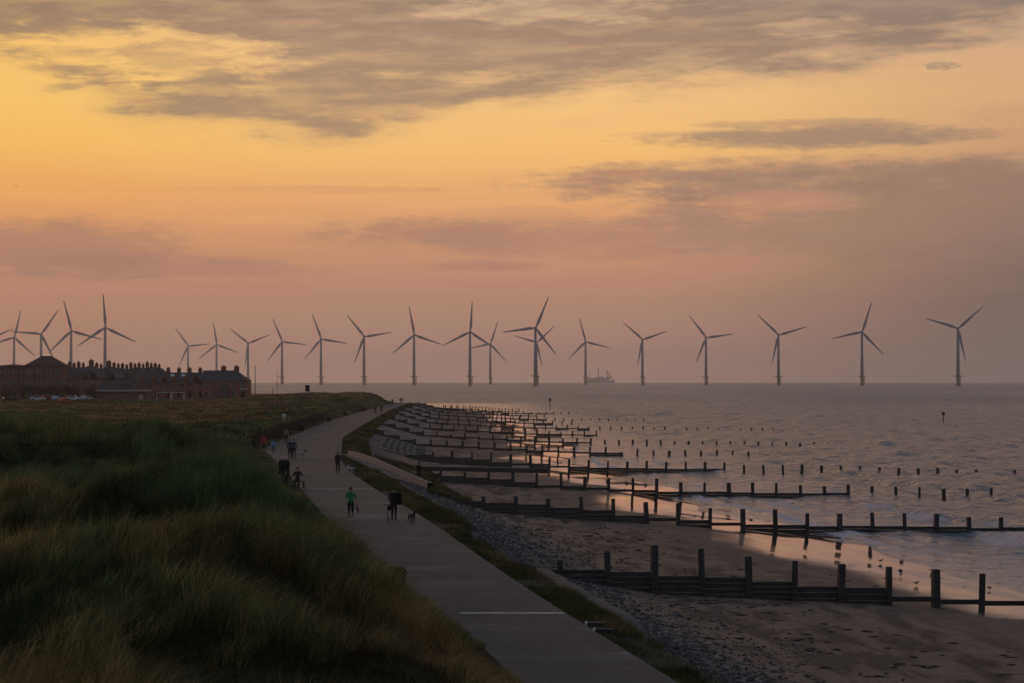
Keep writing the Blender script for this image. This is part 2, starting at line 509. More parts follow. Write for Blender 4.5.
def setting():
    # dunes and the field behind
    ys = rows_y(-40, 990)
    ts = np.concatenate([[-0.3, 0.0, 0.25], 0.25 + np.cumsum(np.concatenate([np.full(50, 0.5), 0.5 * 1.06 ** np.arange(1, 60)]))])
    Y, T = np.meshgrid(ys, ts, indexing='ij')
    X = LB(Y) - T
    Z = land_z(X, Y)
    Z = np.where(T < 0, -0.09 + ground_drop(X, Y), Z)
    o = np_mesh('dune_terrain', np.stack([X, Y, Z], -1).reshape(-1, 3), grid_faces(*X.shape)[:, ::-1], M['turf'], smooth=True)
    tag(o, kind='structure')
    # promenade path
    ys = rows_y(-40, 900)
    k = np.linspace(0, 1, 9)
    Lx = LB(ys) - 0.35; Rx = RB(ys)
    X = Lx[:, None] + (Rx - Lx)[:, None] * k[None]
    Y = np.repeat(ys[:, None], 9, 1)
    Z = 0.0 + ground_drop(X, Y) - 0.0 * X
    tag(np_mesh('promenade_path', np.stack([X, Y, Z], -1).reshape(-1, 3), grid_faces(*X.shape), M['path'], smooth=True), kind='structure')
    # path kerb face on the sea side: a strip going down
    X2 = np.stack([Rx, Rx + 0.02], 1); Z2 = np.stack([ground_drop(Rx, ys), ground_drop(Rx, ys) - 0.35], 1)
    tag(np_mesh('path_kerb', np.stack([X2, Y[:, :2], Z2], -1).reshape(-1, 3), grid_faces(*X2.shape), M['concrete']), kind='structure')
    # pale joint lines across the path
    for yy, a, b_ in ((61.4, 0.16, 0.98), (130.4, 0.08, 0.98), (186, 0.05, 0.95), (247, 0.2, 0.9), (300, 0.1, 0.9)):
        xl = float(LB(yy)); xr = float(RB(yy)); w = 0.13 if yy < 100 else 0.14
        p0 = xl + (xr - xl) * a; p1 = xl + (xr - xl) * b_
        tag(np_mesh('path_marking', [(p0, yy - w, .004), (p1, yy - w, .004), (p1, yy + w, .004), (p0, yy + w, .004)], [[0, 1, 2, 3]], M['line']), kind='structure')
    # beach from the path edge to well under the sea
    ys = rows_y(-40, 1000)
    ss = np.concatenate([[-0.6, -0.2, 0.02], np.linspace(0.3, 34, 100), 34 + np.cumsum(0.5 * 1.12 ** np.arange(1, 42))])
    Y, S = np.meshgrid(ys, ss, indexing='ij')
    X = RB(Y) + S
    Z = beach_z(S, Y)
    tag(np_mesh('beach', np.stack([X, Y, Z], -1).reshape(-1, 3), grid_faces(*X.shape), M['beach'], smooth=True, attrs={'shore': S.ravel()}), kind='structure')
    # ramp that leaves the promenade down to the shingle
    n = 24
    vs = []
    for i in range(n):
        k = i / (n - 1)
        yy = 192.5 - 36 * k
        xl = float(RB(yy)) - 0.05 + 3.4 * k; xr = -16.0 + 9.2 * k
        xr = max(xr, xl + 0.6)
        for q in range(6):
            x = xl + (xr - xl) * q / 5
            vs.append((x, yy, min(0.006, float(beach_z(x - RB(yy), yy)) + 0.10)))
    tag(np_mesh('ramp', vs, grid_faces(n, 6)[:, ::-1], M['path'], smooth=True), kind='structure')
    # sea
    rr = np.exp(np.concatenate([np.arange(math.log(55), math.log(75), 0.006), np.arange(math.log(75), math.log(620), 0.0027), np.arange(math.log(620), math.log(14000), 0.0078)]))
    az = np.concatenate([np.linspace(-85, -17.5, 40)[:-1], np.linspace(-17.5, 17.5, 520), np.linspace(17.5, 85, 40)[1:]])
    RR, AZ = np.meshgrid(rr, np.radians(az), indexing='ij')
    X = RR * np.sin(AZ); Y = RR * np.cos(AZ)
    S = X - RB(np.clip(Y, -60, 990))
    S = np.where(Y > 900, 200, S)
    H = np.zeros_like(X)
    r2 = np.random.default_rng(5)
    for i in range(20):
        wl = 1.9 * 1.13 ** i
        ang = PI + r2.normal(0.15, 0.62)
        k = 2 * PI / wl
        amp = 0.0145 * wl ** 0.70
        fade = np.clip((wl * 118 - RR) / (wl * 60), 0, 1)
        mod = 0.4 + 1.2 * vnoise(X * 0.02 + i * 3.1, Y * 0.013 + i, 77 + i)
        ph = k * (X * math.cos(ang) + Y * math.sin(ang)) + r2.uniform(0, 6.28)
        H += amp * fade * mod * (np.sin(ph) + 0.25 * np.sin(2 * ph + 1.5))
    depth = np.clip((S - 33) / 30, 0, 1)
    H *= 0.16 + 0.84 * depth
    foam = np.zeros_like(X)
    # shore-parallel ripples rolling in
    Sw = S + (fbm(Y * 0.035, X * 0.02, 2, 61) - 0.5) * 6
    for sc, hh, ln in ((34.6, 0.10, 30), (38.5, 0.13, 22), (43.5, 0.16, 18), (50, 0.16, 16), (58, 0.14, 14)):
        gate = sstep((vnoise(Y / ln + sc, Y * 0 + sc, 33) - 0.35) / 0.35)
        d = Sw - sc
        H += hh * gate * np.exp(-0.5 * (d / np.where(d < 0, 0.45, 1.4)) ** 2)
        foam += 0.55 * gate * np.exp(-0.5 * ((d + 0.3) / 0.5) ** 2) * sstep((Y - 70) / 30) * sstep((500 - Y) / 250)
    # breakers
    for (px, py, ln, hh) in ((886, 506, 9, .42), (936, 518, 7.5, .5), (1022, 541, 6, .55), (795, 506, 8, .22), (1006, 524, 4, .35), (668, 463, 16, .25), (712, 470, 10, .22), (842, 492, 10, .2)):
        c = at(px, py, SEA)
        dy = (Y - c.y) / ln; d = X - c.x - 0.02 * (Y - c.y) ** 2 / ln + (vnoise(Y * 0.4, Y * 0, 3) - 0.5) * 1.3
        e = np.exp(-dy * dy * 1.4)
        H += hh * e * np.exp(-0.5 * (d / np.where(d < 0, 0.5, 1.5)) ** 2)
        foam += 1.25 * (hh / 0.5) ** 0.5 * e * np.exp(-0.5 * ((d + 0.8) / np.where(d < -0.8, 1.3, 0.5)) ** 2)
    # swash lines where thin water runs up the sand
    for so, st, sd in ((33.2, 1.0, 1), (35.6, 0.8, 2), (31.8, 0.7, 3)):
        d = S - so - (fbm(Y * 0.05, Y * 0.0, 3, 90 + sd) - 0.5) * 5.0
        foam += st * np.exp(-0.5 * (d / 0.35) ** 2) * sstep((vnoise(Y * 0.045, Y * 0 + sd, 8) - 0.25) / 0.4)
    far = np.clip((RR - 150) / 900, 0, 1) ** 0.7
    calm = 0.12 + 0.88 * np.clip((S - 31) / 26, 0, 1)
    Z = SEA + H - RR ** 2 / (2 * EARTH)
    tag(np_mesh('sea', np.stack([X, Y, Z], -1).reshape(-1, 3), grid_faces(*X.shape)[:, ::-1], M['sea'], smooth=True,
                attrs={'foam': np.clip(foam, 0, 1).ravel(), 'calm': calm.ravel(), 'far': far.ravel()}), kind='structure')


def sea_z(X, Y):
    return SEA - (X * X + Y * Y) / (2 * EARTH)


# ------------------------------------------------------------------ grass
def blades(name, X, Y, Z, height, width, lean, dry, mat, tone=None):
    n = len(X)
    tone = np.ones(n) if tone is None else tone
    a = rng.uniform(0, 2 * PI, n)
    # blade faces are turned at random but never edge on to everything
    wx = np.cos(a) * width / 2; wy = np.sin(a) * width * 0.35
    lx, ly = lean
    h = height
    b = np.stack([X, Y, Z - 0.05], -1)
    mid = b + np.stack([lx * h * 0.28, ly * h * 0.28, h * 0.62], -1)
    tip = b + np.stack([lx * h * 0.85, ly * h * 0.85, h * (1.0 - 0.18 * np.hypot(lx, ly))], -1)
    w = np.stack([wx, wy, 0 * wx], -1)
    V = np.stack([b - w, b + w, mid - w * 0.7, mid + w * 0.7, tip - w * 0.12, tip + w * 0.12], 1).reshape(-1, 3)
    i = np.arange(n)[:, None] * 6
    Fq = np.concatenate([i + np.array([[0, 1, 3, 2]]), i + np.array([[2, 3, 5, 4]])], 1).reshape(-1, 4)
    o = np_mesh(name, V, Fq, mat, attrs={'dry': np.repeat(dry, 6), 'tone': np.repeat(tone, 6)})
    tag(o, kind='stuff')
    return o


def dryness(X, Y):
    crest = np.exp(-0.5 * ((Y - 41.5) / 4.2) ** 2) * 0.42
    field = sstep((Y - 105) / 60)
    d = 0.17 + crest + 2.0 * (fbm(X * 0.13, Y * 0.10, 3, 55) - 0.47) * (1 - field) + field * (0.40 + 6.5 * (fbm(X * 0.03, Y * 0.013, 4, 57) - 0.49))
    return np.clip(d, 0, 1)


def vegetation():
    def scatter(y0, y1, n, tuft, spread, xmargin=3.0, tmin=0.1):
        nt_ = n // tuft
        u = rng.uniform(0, 1, nt_)
        Yc = y0 + (y1 - y0) * u
        xl = -0.272 * Yc - xmargin; xr = np.minimum(LB(Yc) - tmin, 0.1 * Yc + 3)
        Xc = xl + (xr - xl) * rng.uniform(0, 1, nt_)
        X = np.repeat(Xc, tuft) + rng.normal(0, spread, nt_ * tuft); Y = np.repeat(Yc, tuft) + rng.normal(0, spread, nt_ * tuft)
        tid = np.repeat(np.arange(nt_), tuft)
        k = (LB(Y) - X) > tmin * 0.5
        return X[k], Y[k], tid[k], nt_
    parts = []
    for (y0, y1, n, tuft, sp, h0, w0) in ((17, 33, 90000, 40, 0.16, 0.62, 0.012), (33, 52, 150000, 38, 0.18, 0.60, 0.016),
                                          (52, 75, 130000, 34, 0.22, 0.62, 0.021), (75, 112, 130000, 30, 0.28, 0.60, 0.029),
                                          (112, 210, 90000, 20, 0.45, 0.45, 0.055), (210, 600, 90000, 16, 1.1, 0.36, 0.15)):
        X, Y, tid, nt_ = scatter(y0, y1, n, tuft, sp)
        t = LB(Y) - X
        Z = land_z(X, Y)
        th = rng.uniform(0.75, 1.25, nt_)[tid]
        cl = 0.45 + 1.1 * fbm(X * 0.45, Y * 0.45, 2, 71)
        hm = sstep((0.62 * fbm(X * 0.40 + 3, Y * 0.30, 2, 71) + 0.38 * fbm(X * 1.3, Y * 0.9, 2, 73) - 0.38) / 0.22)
        cl = 0.28 + 1.12 * hm
        h = h0 * th * rng.uniform(0.65, 1.2, len(X)) * np.clip(0.3 + t / 5.0, 0.3, 1) * (cl if y0 < 200 else 1)
        tl = rng.normal(0, 0.36, (nt_, 2))[tid]
        lx = 0.42 + tl[:, 0] + rng.normal(0, 0.28, len(X)); ly = 0.05 + tl[:, 1] + rng.normal(0, 0.25, len(X))
        tone = np.exp(rng.normal(0, 0.38, nt_))[tid] * (0.26 + 1.22 * hm)  # random tuft tone times painted self-shading: gaps darker, hummock tops lighter
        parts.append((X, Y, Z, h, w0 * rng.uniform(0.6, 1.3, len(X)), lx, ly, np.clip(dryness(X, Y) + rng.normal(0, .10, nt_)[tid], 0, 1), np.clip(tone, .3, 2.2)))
    c = [np.concatenate(q) for q in zip(*parts)]
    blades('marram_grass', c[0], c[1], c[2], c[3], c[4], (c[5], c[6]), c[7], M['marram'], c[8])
    # verge between path and shingle
    P = []
    for (y0, y1, n, s0, s1, h0, w0) in ((40, 78, 60000, 0.05, 1.6, 0.26, 0.014), (78, 104, 30000, 0.05, 1.25, 0.24, 0.02), (104, 152, 50000, 0.05, 2.7, 0.26, 0.026), (146, 200, 34000, 3.2, 9.0, 0.3, 0.04), (152, 190, 14000, 0.05, 3.3, 0.25, 0.035), (196, 300, 40000, 0.05, 3.0, 0.3, 0.06), (300, 580, 30000, 0.05, 2.5, 0.35, 0.12)):
        Y = rng.uniform(y0, y1, n); S = s0 + (s1 - s0) * rng.uniform(0, 1, n) ** 1.2
        dens = fbm(S * 0.6, Y * 0.25, 3, 15)
        k = rng.uniform(0, 1, n) < np.clip((dens - 0.38) * 6, 0.06, 1)
        Y = Y[k]; S = S[k]; dens = dens[k]
        X = RB(Y) + S; Z = beach_z(S, Y)
        if y0 in (146, 152):
            kk = np.clip((192 - Y) / 35, 0, 1)
            sl = 0.05 + 3.4 * kk; sr = (-16.2 + 9.2 * kk) - RB(Y)
            ok = (S > sr + .7) if y0 == 146 else (S < sl)
            X = X[ok]; Y = Y[ok]; Z = Z[ok]; S = S[ok]; dens = dens[ok]
        h = h0 * rng.uniform(0.4, 1.3, len(X)) * (0.5 + dens) * np.clip(0.45 + S * 0.6, 0.4, 1.15)
        P.append((X, Y, Z + 0.02, h, w0 * rng.uniform(0.7, 1.4, len(X)), rng.normal(0.25, 0.4, len(X)), rng.normal(0, 0.35, len(X)), np.clip(0.30 + 2.2 * (fbm(S * 0.8, Y * 0.22, 3, 66) - 0.5), 0, 1), np.clip(np.exp(rng.normal(0, .35, len(X))) * (0.3 + 1.5 * fbm(S * 1.1, Y * 0.5, 3, 68)), .25, 2.4)))
    c = [np.concatenate(q) for q in zip(*P)]
    blades('verge_grass', c[0], c[1], c[2], c[3], c[4], (c[5], c[6]), c[7], M['verge'], c[8])

    # shingle stones
    n = 21000
    Y = 42 + (175 - 42) * rng.uniform(0, 1, n) ** 1.5
    S = 2.4 + rng.gamma(1.6, 1.5, n)
    k = (S < 14) & ((Y < 120) | (S > 4)); Y = Y[k]; S = S[k]; n = len(Y)
    X = RB(Y) + S; Z = beach_z(S, Y)
    oc = np.array([(1, 0, 0), (-1, 0, 0), (0, 1, 0), (0, -1, 0), (0, 0, 1), (0, 0, -1), (.6, .6, .5), (-.6, .6, .5), (-.6, -.6, .5), (.6, -.6, .5)])
    fo = np.array([[4, 6, 0, 9], [4, 7, 2, 6], [4, 8, 1, 7], [4, 9, 3, 8], [0, 6, 2, 5], [2, 7, 1, 5], [1, 8, 3, 5], [3, 9, 0, 5]])
    r = 0.045 * np.exp(rng.normal(0, 0.45, n)) * (0.85 + Y / 400)
    a = rng.uniform(0, 2 * PI, n)
    sc = np.stack([r * rng.uniform(.8, 1.4, n), r * rng.uniform(.7, 1.1, n), r * rng.uniform(.45, .8, n)], -1)
    V = oc[None] * sc[:, None] * rng.uniform(0.85, 1.15, (n, 10, 1))
    ca, sa = np.cos(a)[:, None], np.sin(a)[:, None]
    V = np.stack([V[..., 0] * ca - V[..., 1] * sa, V[..., 0] * sa + V[..., 1] * ca, V[..., 2]], -1) + np.stack([X, Y, Z + 0.01], -1)[:, None]
    Fq = (np.arange(n)[:, None, None] * 10 + fo[None]).reshape(-1, 4)
    m, nt, b = new_mat('shingle_stone')
    gg = nt.nodes.new('ShaderNodeNewGeometry')
    nt.links.new(ramp(nt, gg.outputs['Random Per Island'], [(0, (0.022, 0.023, 0.026)), (0.45, (0.075, 0.075, 0.08)), (0.8, (0.15, 0.135, 0.12)), (1, (0.36, 0.33, 0.30))]), b.inputs['Base Color'])
    b.inputs['Roughness'].default_value = 0.7
    tag(np_mesh('shingle', V.reshape(-1, 3), Fq, m, smooth=True), kind='stuff')

    # wrack: flat weed clumps on the sand
    n = 700
    Y = 48 + 150 * rng.uniform(0, 1, n) ** 1.3; S = np.clip(rng.normal(12, 4.5, n), 5, 27)
    k = fbm(S * 0.25, Y * 0.1, 3, 19) > 0.47; Y = Y[k]; S = S[k]; n = len(Y)
    X = RB(Y) + S; Z = beach_z(S, Y)
    V = oc[None] * (np.stack([rng.uniform(.08, .38, n), rng.uniform(.05, .2, n), rng.uniform(.02, .05, n)], -1))[:, None] * rng.uniform(0.5, 1.4, (n, 10, 1)) + np.stack([X, Y, Z + .01], -1)[:, None]
    tag(np_mesh('seaweed', V.reshape(-1, 3), (np.arange(n)[:, None, None] * 10 + fo[None]).reshape(-1, 4), M['weed'], smooth=True), kind='stuff')


# ------------------------------------------------------------------ groynes
def make_groynes():
    posts = []
    for k in range(4):
        b = MB(); w = 0.27 + 0.02 * k
        b.box((0, 0, -0.5), (w, w * 0.95, 1.0), rot=0.05 * (k - 1.5), taper=0.93 - 0.03 * (k % 2))
        o = b.build('post', M['timber'], bevel=0.02)
        posts.append(o.data); bpy.data.objects.remove(o)
    rows = [(90, 9, 0.0), (141, 8, 0.0), (184, 8, 0.0), (231, 8, 0.0), (282, 5, 0), (329, 8, 0), (376, 4, 0), (425, 7, 0), (472, 5, 0), (520, 6, 0),
            (568, 5, 0), (616, 6, 0), (664, 4, 0), (712, 6, 0), (760, 3, 0)]
    ends = [34, 52, 62, 79, 58, 81, 42, 84, 44, 66, 40, 52, 36, 42, 34]
    desc = ['nearest timber groyne crossing the sand with tall posts and grey boards', 'second timber groyne from the camera, reaching the breaking waves',
            'third timber groyne from the camera, with a long dark beam at its inner end', 'fourth timber groyne from the camera, its posts trailing far into the water',
            'fifth timber groyne from the camera, dark posts and boards on wet sand']
    for i, (y0, _, _) in enumerate(rows):
        lab = desc[i] if i < 5 else (ORD[i] + ' timber groyne from the camera, ' + ('climbing the concrete slope' if i < 10 else 'thin and small near the far water'))
        if i == len(rows) - 1: lab = 'farthest timber groyne, a short line of stumps below the sea horizon'
        rb = float(RB(y0))
        s0 = {0: 4.75, 1: 3.9, 2: 9.2, 3: 10.5}.get(i, 1.2 + 0.6 * (i % 3))
        sp = {0: 2.13, 1: 2.3, 2: 2.22, 3: 2.26}.get(i, 2.28 + 0.05 * math.sin(i * 3))
        g = tag(empty('groyne', (rb, y0, 0)), lab, 'groyne', 'timber groynes along the beach')
        n = int((ends[i] - s0) / sp) + 1
        rj = random.Random(40 + i)
        offs = rj.uniform(-0.15, 0.15) if i > 3 else 0
        topz = []
        yaw = 0.018
        for j in range(n):
            s = s0 + sp * j
            zb = float(beach_z(s, y0))
            if i == 0:
                tz = float(np.interp(s, [4, 5.5, 6.7, 9, 23, 34], [-.95, -.95, -.52, -.40, -1.50, -2.0]))
            elif i < 4:
                tz = float(np.interp(s, [3, 8, 16, 23, 31, 58, 80], [-1.0, -1.0, -1.25, -1.75, -2.25, -2.95, -3.5]))
            else:
                tz = float(np.interp(s, [0, 4, 10, 16, 31, 44, 58, 80], [zb + .5 if s < 4 else -0.5, -.85, -1.4, -1.6, -2.4, -2.8, -3.05, -3.35]))
                if s < 8: tz = zb + 0.75
            tz += rj.uniform(-0.13, 0.13) + offs
            if y0 > 585: tz += float(ground_drop(0, y0)) * 0.5
            if rj.random() < 0.035 and j > 3: tz -= rj.uniform(0.2, 0.5)
            topz.append(tz)
            o = bpy.data.objects.new('post', posts[rj.randrange(4)]); COL.objects.link(o); o.parent = g
            o.location = (s, yaw * s + rj.uniform(-.04, .04), tz)
            bot = min(zb, SEA) - 0.4 if s > 30 else zb - 0.4
            wsc = rj.uniform(.93, 1.09) if i < 2 else rj.uniform(.84, 1.16); o.scale = (wsc, wsc, tz - bot)
            o.rotation_euler = (rj.uniform(-.03, .03), rj.uniform(-.045, .045), rj.uniform(-.3, .3))
        # boards
        pe = {0: 34, 1: 46, 2: 45.5, 3: 43.5}.get(i, 36 + 9 * rj.random())
        starts = [s0 - 3.2] if i in (1, 2, 3) else ([s0 - 1.0] if i == 0 else [])
        ss = starts + [s0 + sp * j for j in range(n)]
        for j in range(len(ss) - 1):
            a, b_ = ss[j], ss[j + 1]
            if a > pe: break
            sm = (a + b_) / 2
            zb = float(beach_z(sm, y0))
            if i == 0:
                zt = float(np.interp(sm, [4, 7, 9, 13, 15.5, 17, 19.5, 20.2, 26, 34], [-1.42, -1.48, -1.68, -1.85, -2.1, -2.25, -2.35, -2.68, -2.93, -3.15]))
                thin = sm > 19.7
            elif i == 1:
                zt = float(np.interp(sm, [1, 5, 11, 14, 17, 19.5, 22, 27, 31, 46], [-1.3, -1.42, -1.58, -1.9, -2.15, -2.55, -2.75, -3.05, -3.22, -3.4]))
                thin = 19 < sm < 27 and j % 3 != 0
            elif i in (2, 3):
                zt = float(np.interp(sm, [1, 5, 10, 16, 19, 22, 27, 31, 46], [-1.25, -1.4, -1.75, -2.2, -2.6, -2.75, -3.05, -3.22, -3.4]))
                thin = 19 < sm < 27 and j % 3 != 0
                if i == 3: zt += 0.1
            else:
                zt = zb + 0.5 if sm < 9 else float(np.interp(sm, [9, 16, 25, 31, 45], [-1.95, -2.35, -2.85, -3.15, -3.4]))
                thin = sm > 14 and rj.random() < 0.6
            if y0 > 585: zt += float(ground_drop(0, y0)) * 0.6
            zt += rj.uniform(-.05, .05)
            zl = zt - 0.24 if thin else min(zb - 0.15, zt - 0.3)
            m = MB()
            nb = max(1, int(round((zt - zl) / 0.26)))
            hb = (zt - zl) / nb
            for q in range(nb):
                jj = rj.uniform(-.012, .012)
                m.box((sm, yaw * sm + 0.19 + jj, zl + hb * (q + .5)), (b_ - a - 0.01 + 0.02, 0.09, hb - 0.018))
            m.build('plank', M['timber'], g, bevel=0.008)
    # the long dark beam lying beside the third groyne
    tag(MB().box((0, 0, 0), (12.6, 0.3, 0.42)).build('timber_beam', M['timber'], bevel=0.03), 'long dark timber beam between the third and fourth groyne', 'beam')
    o = bpy.data.objects['timber_beam']; o.location = (xd(484, 196), 196, -1.72); o.rotation_euler = (0, R(1.2), 0)


def make_revetment():
    # concrete slope slabs between far groynes: each bay its own slab
    bays = [(233, 280), (284, 327), (331, 374), (378, 423), (427, 470), (474, 518), (522, 566)]
    for i, (a, b) in enumerate(bays):
        ys = np.linspace(a, b, 14); ss = np.linspace(2.2 if i else 4.5, 10.5, 12)
        Y, S = np.meshgrid(ys, ss, indexing='ij')
        X = RB(Y) + S; Z = beach_z(S, Y) + 0.10
        V = np.stack([X, Y, Z], -1).reshape(-1, 3); n = len(V)
        Vb = V - np.array([0, 0, 0.3])
        f = grid_faces(*X.shape)
        o = np_mesh('revetment_slab', np.concatenate([V, Vb]), np.concatenate([f, f[:, ::-1] + n]), M['revet'])
        tag(o, ORD[i] + ' pale concrete revetment slab from the camera sloping below the path', 'revetment', 'concrete slabs below the path')
        # ribs
        for k in range(1, 9 if i == 0 else 1):
            y = a + (b - a) * k / (9 if i == 0 else 3)
            m = MB()
            for q in range(7):
                s_ = 2.6 + (10 - 2.6) * q / 7 if i else 4.6 + 5.6 * q / 7
                ds = (10 - 2.6) / 7 if i else .8
                m.box((float(RB(y)) + s_ + ds / 2, y, float(beach_z(s_ + ds / 2, y)) + 0.17), (ds, 0.28, 0.12))
            r_ = m.build('rib', M['timber'] if i else M['concrete'])
            r_.parent = o


# ------------------------------------------------------------------ wall, fence and street furniture
def furniture():
    # low concrete sea wall beside the verge
    ys = np.arange(59, 78.1, 1.0); prof = [(1.78, -0.9), (1.78, -0.22), (1.82, -0.18), (2.26, -0.20), (2.30, -0.24), (2.42, -1.5)]
    V = [(float(RB(y)) + a + 0.03 * math.sin(y * 1.7), y, z + 0.02 * math.sin(y * 2.3) - 0.6 * float(sstep((62 - y) / 3.0))) for y in ys for a, z in prof]
    w = np_mesh('sea_wall', V, grid_faces(len(ys), len(prof)), M['concrete'])
    tag(w, 'low worn concrete wall between the grass verge and the shingle', 'wall')
    # ramp kerb wall
    V = []
    n = 14
    for i in range(n):
        k = i / (n - 1); x = -15.95 + 9.3 * k; y = 193.5 - 37 * k; z = min(0.2, float(beach_z(x - RB(y), y)) + 0.5)
        V += [(x, y, z - 1.1), (x, y, z), (x + 0.45, y + 0.1, z), (x + 0.45, y + 0.1, z - 1.3)]
    tag(np_mesh('ramp_wall', V, grid_faces(n, 4), simple('pinkish_concrete', (0.24, 0.18, 0.155), 0.85, 0.25, 2)), 'pinkish concrete kerb wall running down beside the ramp', 'wall')
    # dark fence left of the path
    f = tag(empty('timber_fence', (0, 0, 0)), 'dark timber fence along the landward edge of the promenade', 'fence')
    yy = np.arange(205, 347, 3.5)
    for i, y in enumerate(yy):
        x = float(LB(y)) - 1.4
        z = float(land_z(x, y))
        MB().box((x, y, z + 0.45), (0.16, 0.16, 1.5)).build('post', M['black'], f)
        if i < len(yy) - 1:
            y2 = yy[i + 1]; x2 = float(LB(y2)) - 1.4; z2 = float(land_z(x2, y2))
            m = MB()
            for h0, h1 in ((-0.1, 0.5), (0.53, 1.1)):
                m.add([(x + .1, y + .09, z + h0), (x2 + .1, y2 - .09, z2 + h0), (x2 + .1, y2 - .09, z2 + h1), (x + .1, y + .09, z + h1),
                       (x + .05, y + .09, z + h0), (x2 + .05, y2 - .09, z2 + h0), (x2 + .05, y2 - .09, z2 + h1), (x + .05, y + .09, z + h1)],
                      [[0, 1, 2, 3], [7, 6, 5, 4], [0, 4, 5, 1], [3, 2, 6, 7], [0, 3, 7, 4], [1, 5, 6, 2]])
            m.build('board_panel', M['black'], f)

    def bin_(px, py, w, h, lab, z=0.0, dome=False):
        p = at(px, py, z)
        r = tag(empty('litter_bin', p), lab, 'litter bin', 'dark litter bins beside the path')
        MB().box((0, 0, h * 0.42), (w, w, h * 0.84), taper=1.06).build('body', M['black'], r, bevel=0.02)
        if dome:
            m = MB(); m.cyl((0, 0, h * .84), (0, 0, h * .9), w * .62, w * .62, 14); m.ball((0, 0, h * .9), w * .6, 14, (1, 1, .42)); m.build('lid', M['black'], r, smooth=False)
        else:
            MB().box((0, 0, h * 0.93), (w * 1.12, w * 1.12, h * 0.14), taper=0.8).build('lid', M['darkmetal'], r, bevel=0.02)
        MB().box((0, -w * .55, h * .7), (w * .6, 0.02, h * .14)).build('slot', M['darkmetal'], r)
        return r
    b = bin_(398, 604, 0.46, 1.22, 'domed black litter bin rising out of the near dune grass', dome=True)
    b = bin_(348, 557, 0.4, 0.95, 'short dark litter bin half sunk in grass at the dune foot')
    b = bin_(284.5, 474.5, 0.72, 1.15, 'large black litter bin beside the seated people')
    b = bin_(301, 431, 0.8, 1.0, 'black litter bin at the end of the dark fence')
    for px, py, nm in ((329, 421.5, 'near'), (345, 415.8, 'middle'), (363, 411, 'far')):
        bin_(px, py, 0.6, 0.85, nm + ' one of three small dark bins along the distant path edge')
    # orange marker post in the near grass
    x, y = -2.6, 39.0
    z = float(land_z(x, y))
    # dune information board far off
    D = 560; x = xd(307.5, D); z = float(land_z(x, D))
    r = tag(empty('notice_board', (x, D, z)), 'dark square notice board on the far dune crest', 'sign')
    zt = CAM_Z - (385 - PY0) * D / F; zb = CAM_Z - (391.5 - PY0) * D / F
    MB().box((0, 0, (zt + zb) / 2 - z), (1.25, 0.12, zt - zb)).build('panel', M['black'], r)
    for sx in (-.45, .45): MB().cyl((sx, 0.1, -0.4), (sx, 0.1, zt - z - .1), 0.05).build('post', M['darkmetal'], r)
    # masts
    for px, yt, yb, D, rad, mt, lab in ((255.2, 366, 396, 600, .16, 'rust', 'tall rusty mast beside the end house gable'), (277.3, 370, 393.5, 590, .09, 'rust', 'thin rusty pole between the end house and the notice board'), (273, 389.5, 395, 560, .14, 'black', 'short dark post beside the thin rusty pole')):
        x = xd(px, D); z = float(land_z(x, D)); zt = CAM_Z - (yt - PY0) * D / F
        r = tag(empty('mast', (x, D, z)), lab, 'mast')
        MB().cyl((0, 0, -.6), (0, 0, zt - z), rad, rad * .6, 8).build('pole', M[mt], r)
        MB().ball((0, 0, zt - z), rad * 1.1, 8).build('cap', M[mt], r)
    # white life-ring post in the field
    p = at(284, 421, 0.9); p.z = float(land_z(p.x, p.y))
    r = tag(empty('lifebuoy_post', p), 'white lifebuoy housing on a post in the dune field', 'lifebuoy post')
    MB().cyl((0, 0, -.3), (0, 0, 0.8), 0.08).build('post', M['line'], r)
    MB().box((0, 0, 0.85), (0.55, 0.25, 0.6)).build('housing', M['line'], r, bevel=0.08)
    p = at(144, 432, 2.0)
    p = Vector((xd(218, 118), 118, 0)); p.z = float(land_z(p.x, p.y))
    r = tag(empty('notice_post', p), 'small white notice on a stake at the dune top', 'sign')
    MB().cyl((0, 0, -.3), (0, 0, .95), 0.03).build('stake', M['white'], r); MB().box((0, -.04, .85), (0.26, 0.03, 0.2)).build('plate', M['white'], r)
    # slabs on the verge
    for px, py, lab in ((589, 623, 'farther grey slab with a pale end lying on the verge'), (597, 629.5, 'nearer grey slab with a pale end lying on the verge')):
        p = at(px, py, 0.02)
        r = tag(empty('stone_slab', p, R(-8)), lab, 'slab', 'slabs on the verge')
        MB().box((0.2, 0, 0.0), (0.5, 0.24, 0.10))  .build('slab', M['timber'], r, bevel=0.02)
        MB().box((-0.09, 0, 0.0), (0.07, 0.25, 0.11)).build('pale_end', M['line'], r, bevel=0.01)
    # sea marks
    for px, yb, yt, lab in ((943, 422.5, 412, 'lone sea mark with a can top rising from the open water at right'), (550, 409.5, 398, 'lone sea mark with a round top beyond the far groynes')):
        D = (CAM_Z - SEA) * F / (yb - PY0); x = xd(px, D); h = (yb - yt) * D / F
        r = tag(empty('sea_mark', (x, D, sea_z(x, D))), lab, 'sea mark')
        MB().cyl((0, 0, -1.5), (0, 0, h * .8), .13, .11, 8).build('pole', M['darkmetal'], r)
        MB().cyl((0, 0, h * .72), (0, 0, h), .42, .38, 10).build('topmark', M['darkmetal'], r)


